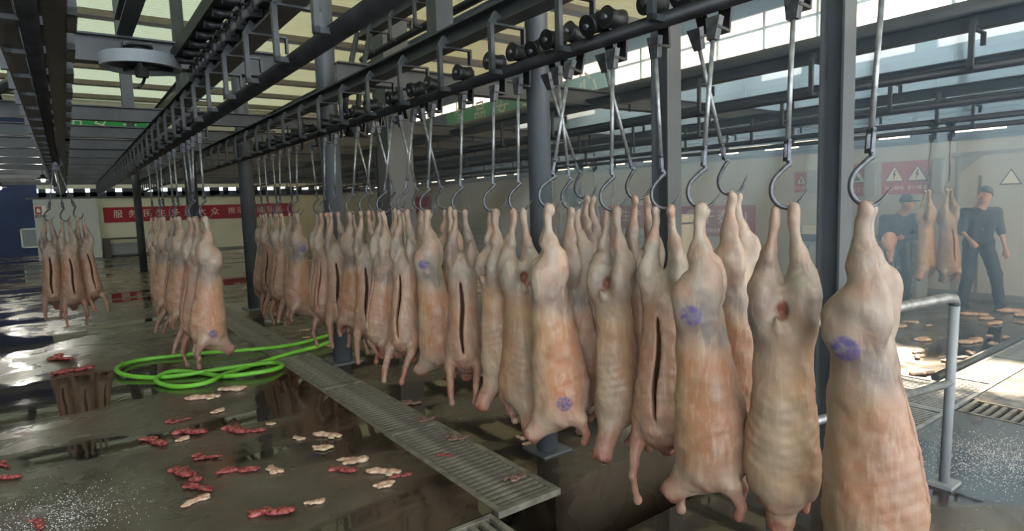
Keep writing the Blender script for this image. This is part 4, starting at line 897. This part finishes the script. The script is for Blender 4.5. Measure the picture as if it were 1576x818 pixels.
A = dict(head=(0.02, -0.06, 1.60), face=(-0.85, -0.53, 0), neck=(0.0, -0.01, 1.43), chest=(0, 0, 1.24), pelvis=(0, 0.02, 0.98), shl=(0.19, 0.0, 1.36), shr=(-0.19, 0.0, 1.36),
         ell=(0.27, 0.02, 1.08), wrl=(0.29, -0.08, 0.84), elr=(-0.24, -0.06, 1.10), wrr=(-0.20, -0.26, 0.98), hipl=(0.09, 0.02, 0.90), hipr=(-0.09, 0.02, 0.90),
         knl=(0.20, -0.03, 0.50), anl=(0.30, 0.06, 0.10), knr=(-0.12, -0.02, 0.48), anr=(-0.15, 0.04, 0.10))
person('person', (10.42, 3.06, 0), math.radians(-52), 'person in dark short sleeved shirt and trousers striding behind the pale carcass', A, False, 'elbow', 'cloth_dark')
B = dict(head=(0.06, -0.10, 1.52), face=(0.78, -0.62, 0), neck=(0.02, -0.04, 1.36), chest=(0, 0, 1.18), pelvis=(-0.02, 0.04, 0.93), shl=(0.20, -0.02, 1.28), shr=(-0.20, 0.0, 1.28),
         ell=(0.20, -0.16, 1.03), wrl=(-0.02, -0.30, 1.02), elr=(-0.26, -0.10, 1.02), wrr=(-0.24, -0.32, 1.04), hipl=(0.09, 0.04, 0.86), hipr=(-0.09, 0.04, 0.86),
         knl=(0.11, -0.01, 0.48), anl=(0.12, 0.05, 0.10), knr=(-0.12, -0.02, 0.48), anr=(-0.14, 0.04, 0.10))
pb = person('person', (10.14, 3.98, 0), math.radians(-52), 'person in dark cap, jacket and waterproof trousers holding a pink cut of meat', B, True, 'wrist', 'cloth_water')
def cut(P):
    d = smin(ellipsoid(P, (0, 0, 0), (0.10, 0.08, 0.13)), ellipsoid(P, (0.02, 0.0, -0.18), (0.05, 0.06, 0.13)), 0.05); return d+0.012*wob(P, 4, 30)
o = link('meat_cut', net_mesh('meat_cut', cut, (-0.2, -0.2, -0.4), (0.2, 0.2, 0.25), 0.012, mat('pink meat', (214, 142, 128), 0.4, scale=14, rgb2=(228, 190, 172))), None)
o.matrix_world = Matrix.Translation((10.14, 3.98, 0)) @ Matrix.Rotation(math.radians(-52), 4, 'Z') @ Matrix.Translation((-0.25, -0.42, 0.98))
tag(o, 'pink cut of meat held by the worker in the cap', 'meat')

# ------------------------------------------------------------------ haze volume added in the right-hand aisle to stand in for veiling glare
hz = bpy.data.materials.new('added thin bluish haze'); hz.use_nodes = True; nt = hz.node_tree
for n in list(nt.nodes): nt.nodes.remove(n)
o_ = nt.nodes.new('ShaderNodeOutputMaterial'); vs_ = nt.nodes.new('ShaderNodeVolumeScatter')
vs_.inputs['Color'].default_value = (0.36, 0.62, 1.0, 1); vs_.inputs['Density'].default_value = 0.085; vs_.inputs['Anisotropy'].default_value = 0.6
nt.links.new(vs_.outputs[0], o_.inputs['Volume'])
o = MB().box(2.9, 14.9, -4.5, 16, 0.05, 6.6).build('glare_haze', hz); o['kind'] = 'stuff'; o['label'] = 'added thin bluish haze standing in for lens glare by the white wall'; o['category'] = 'haze'
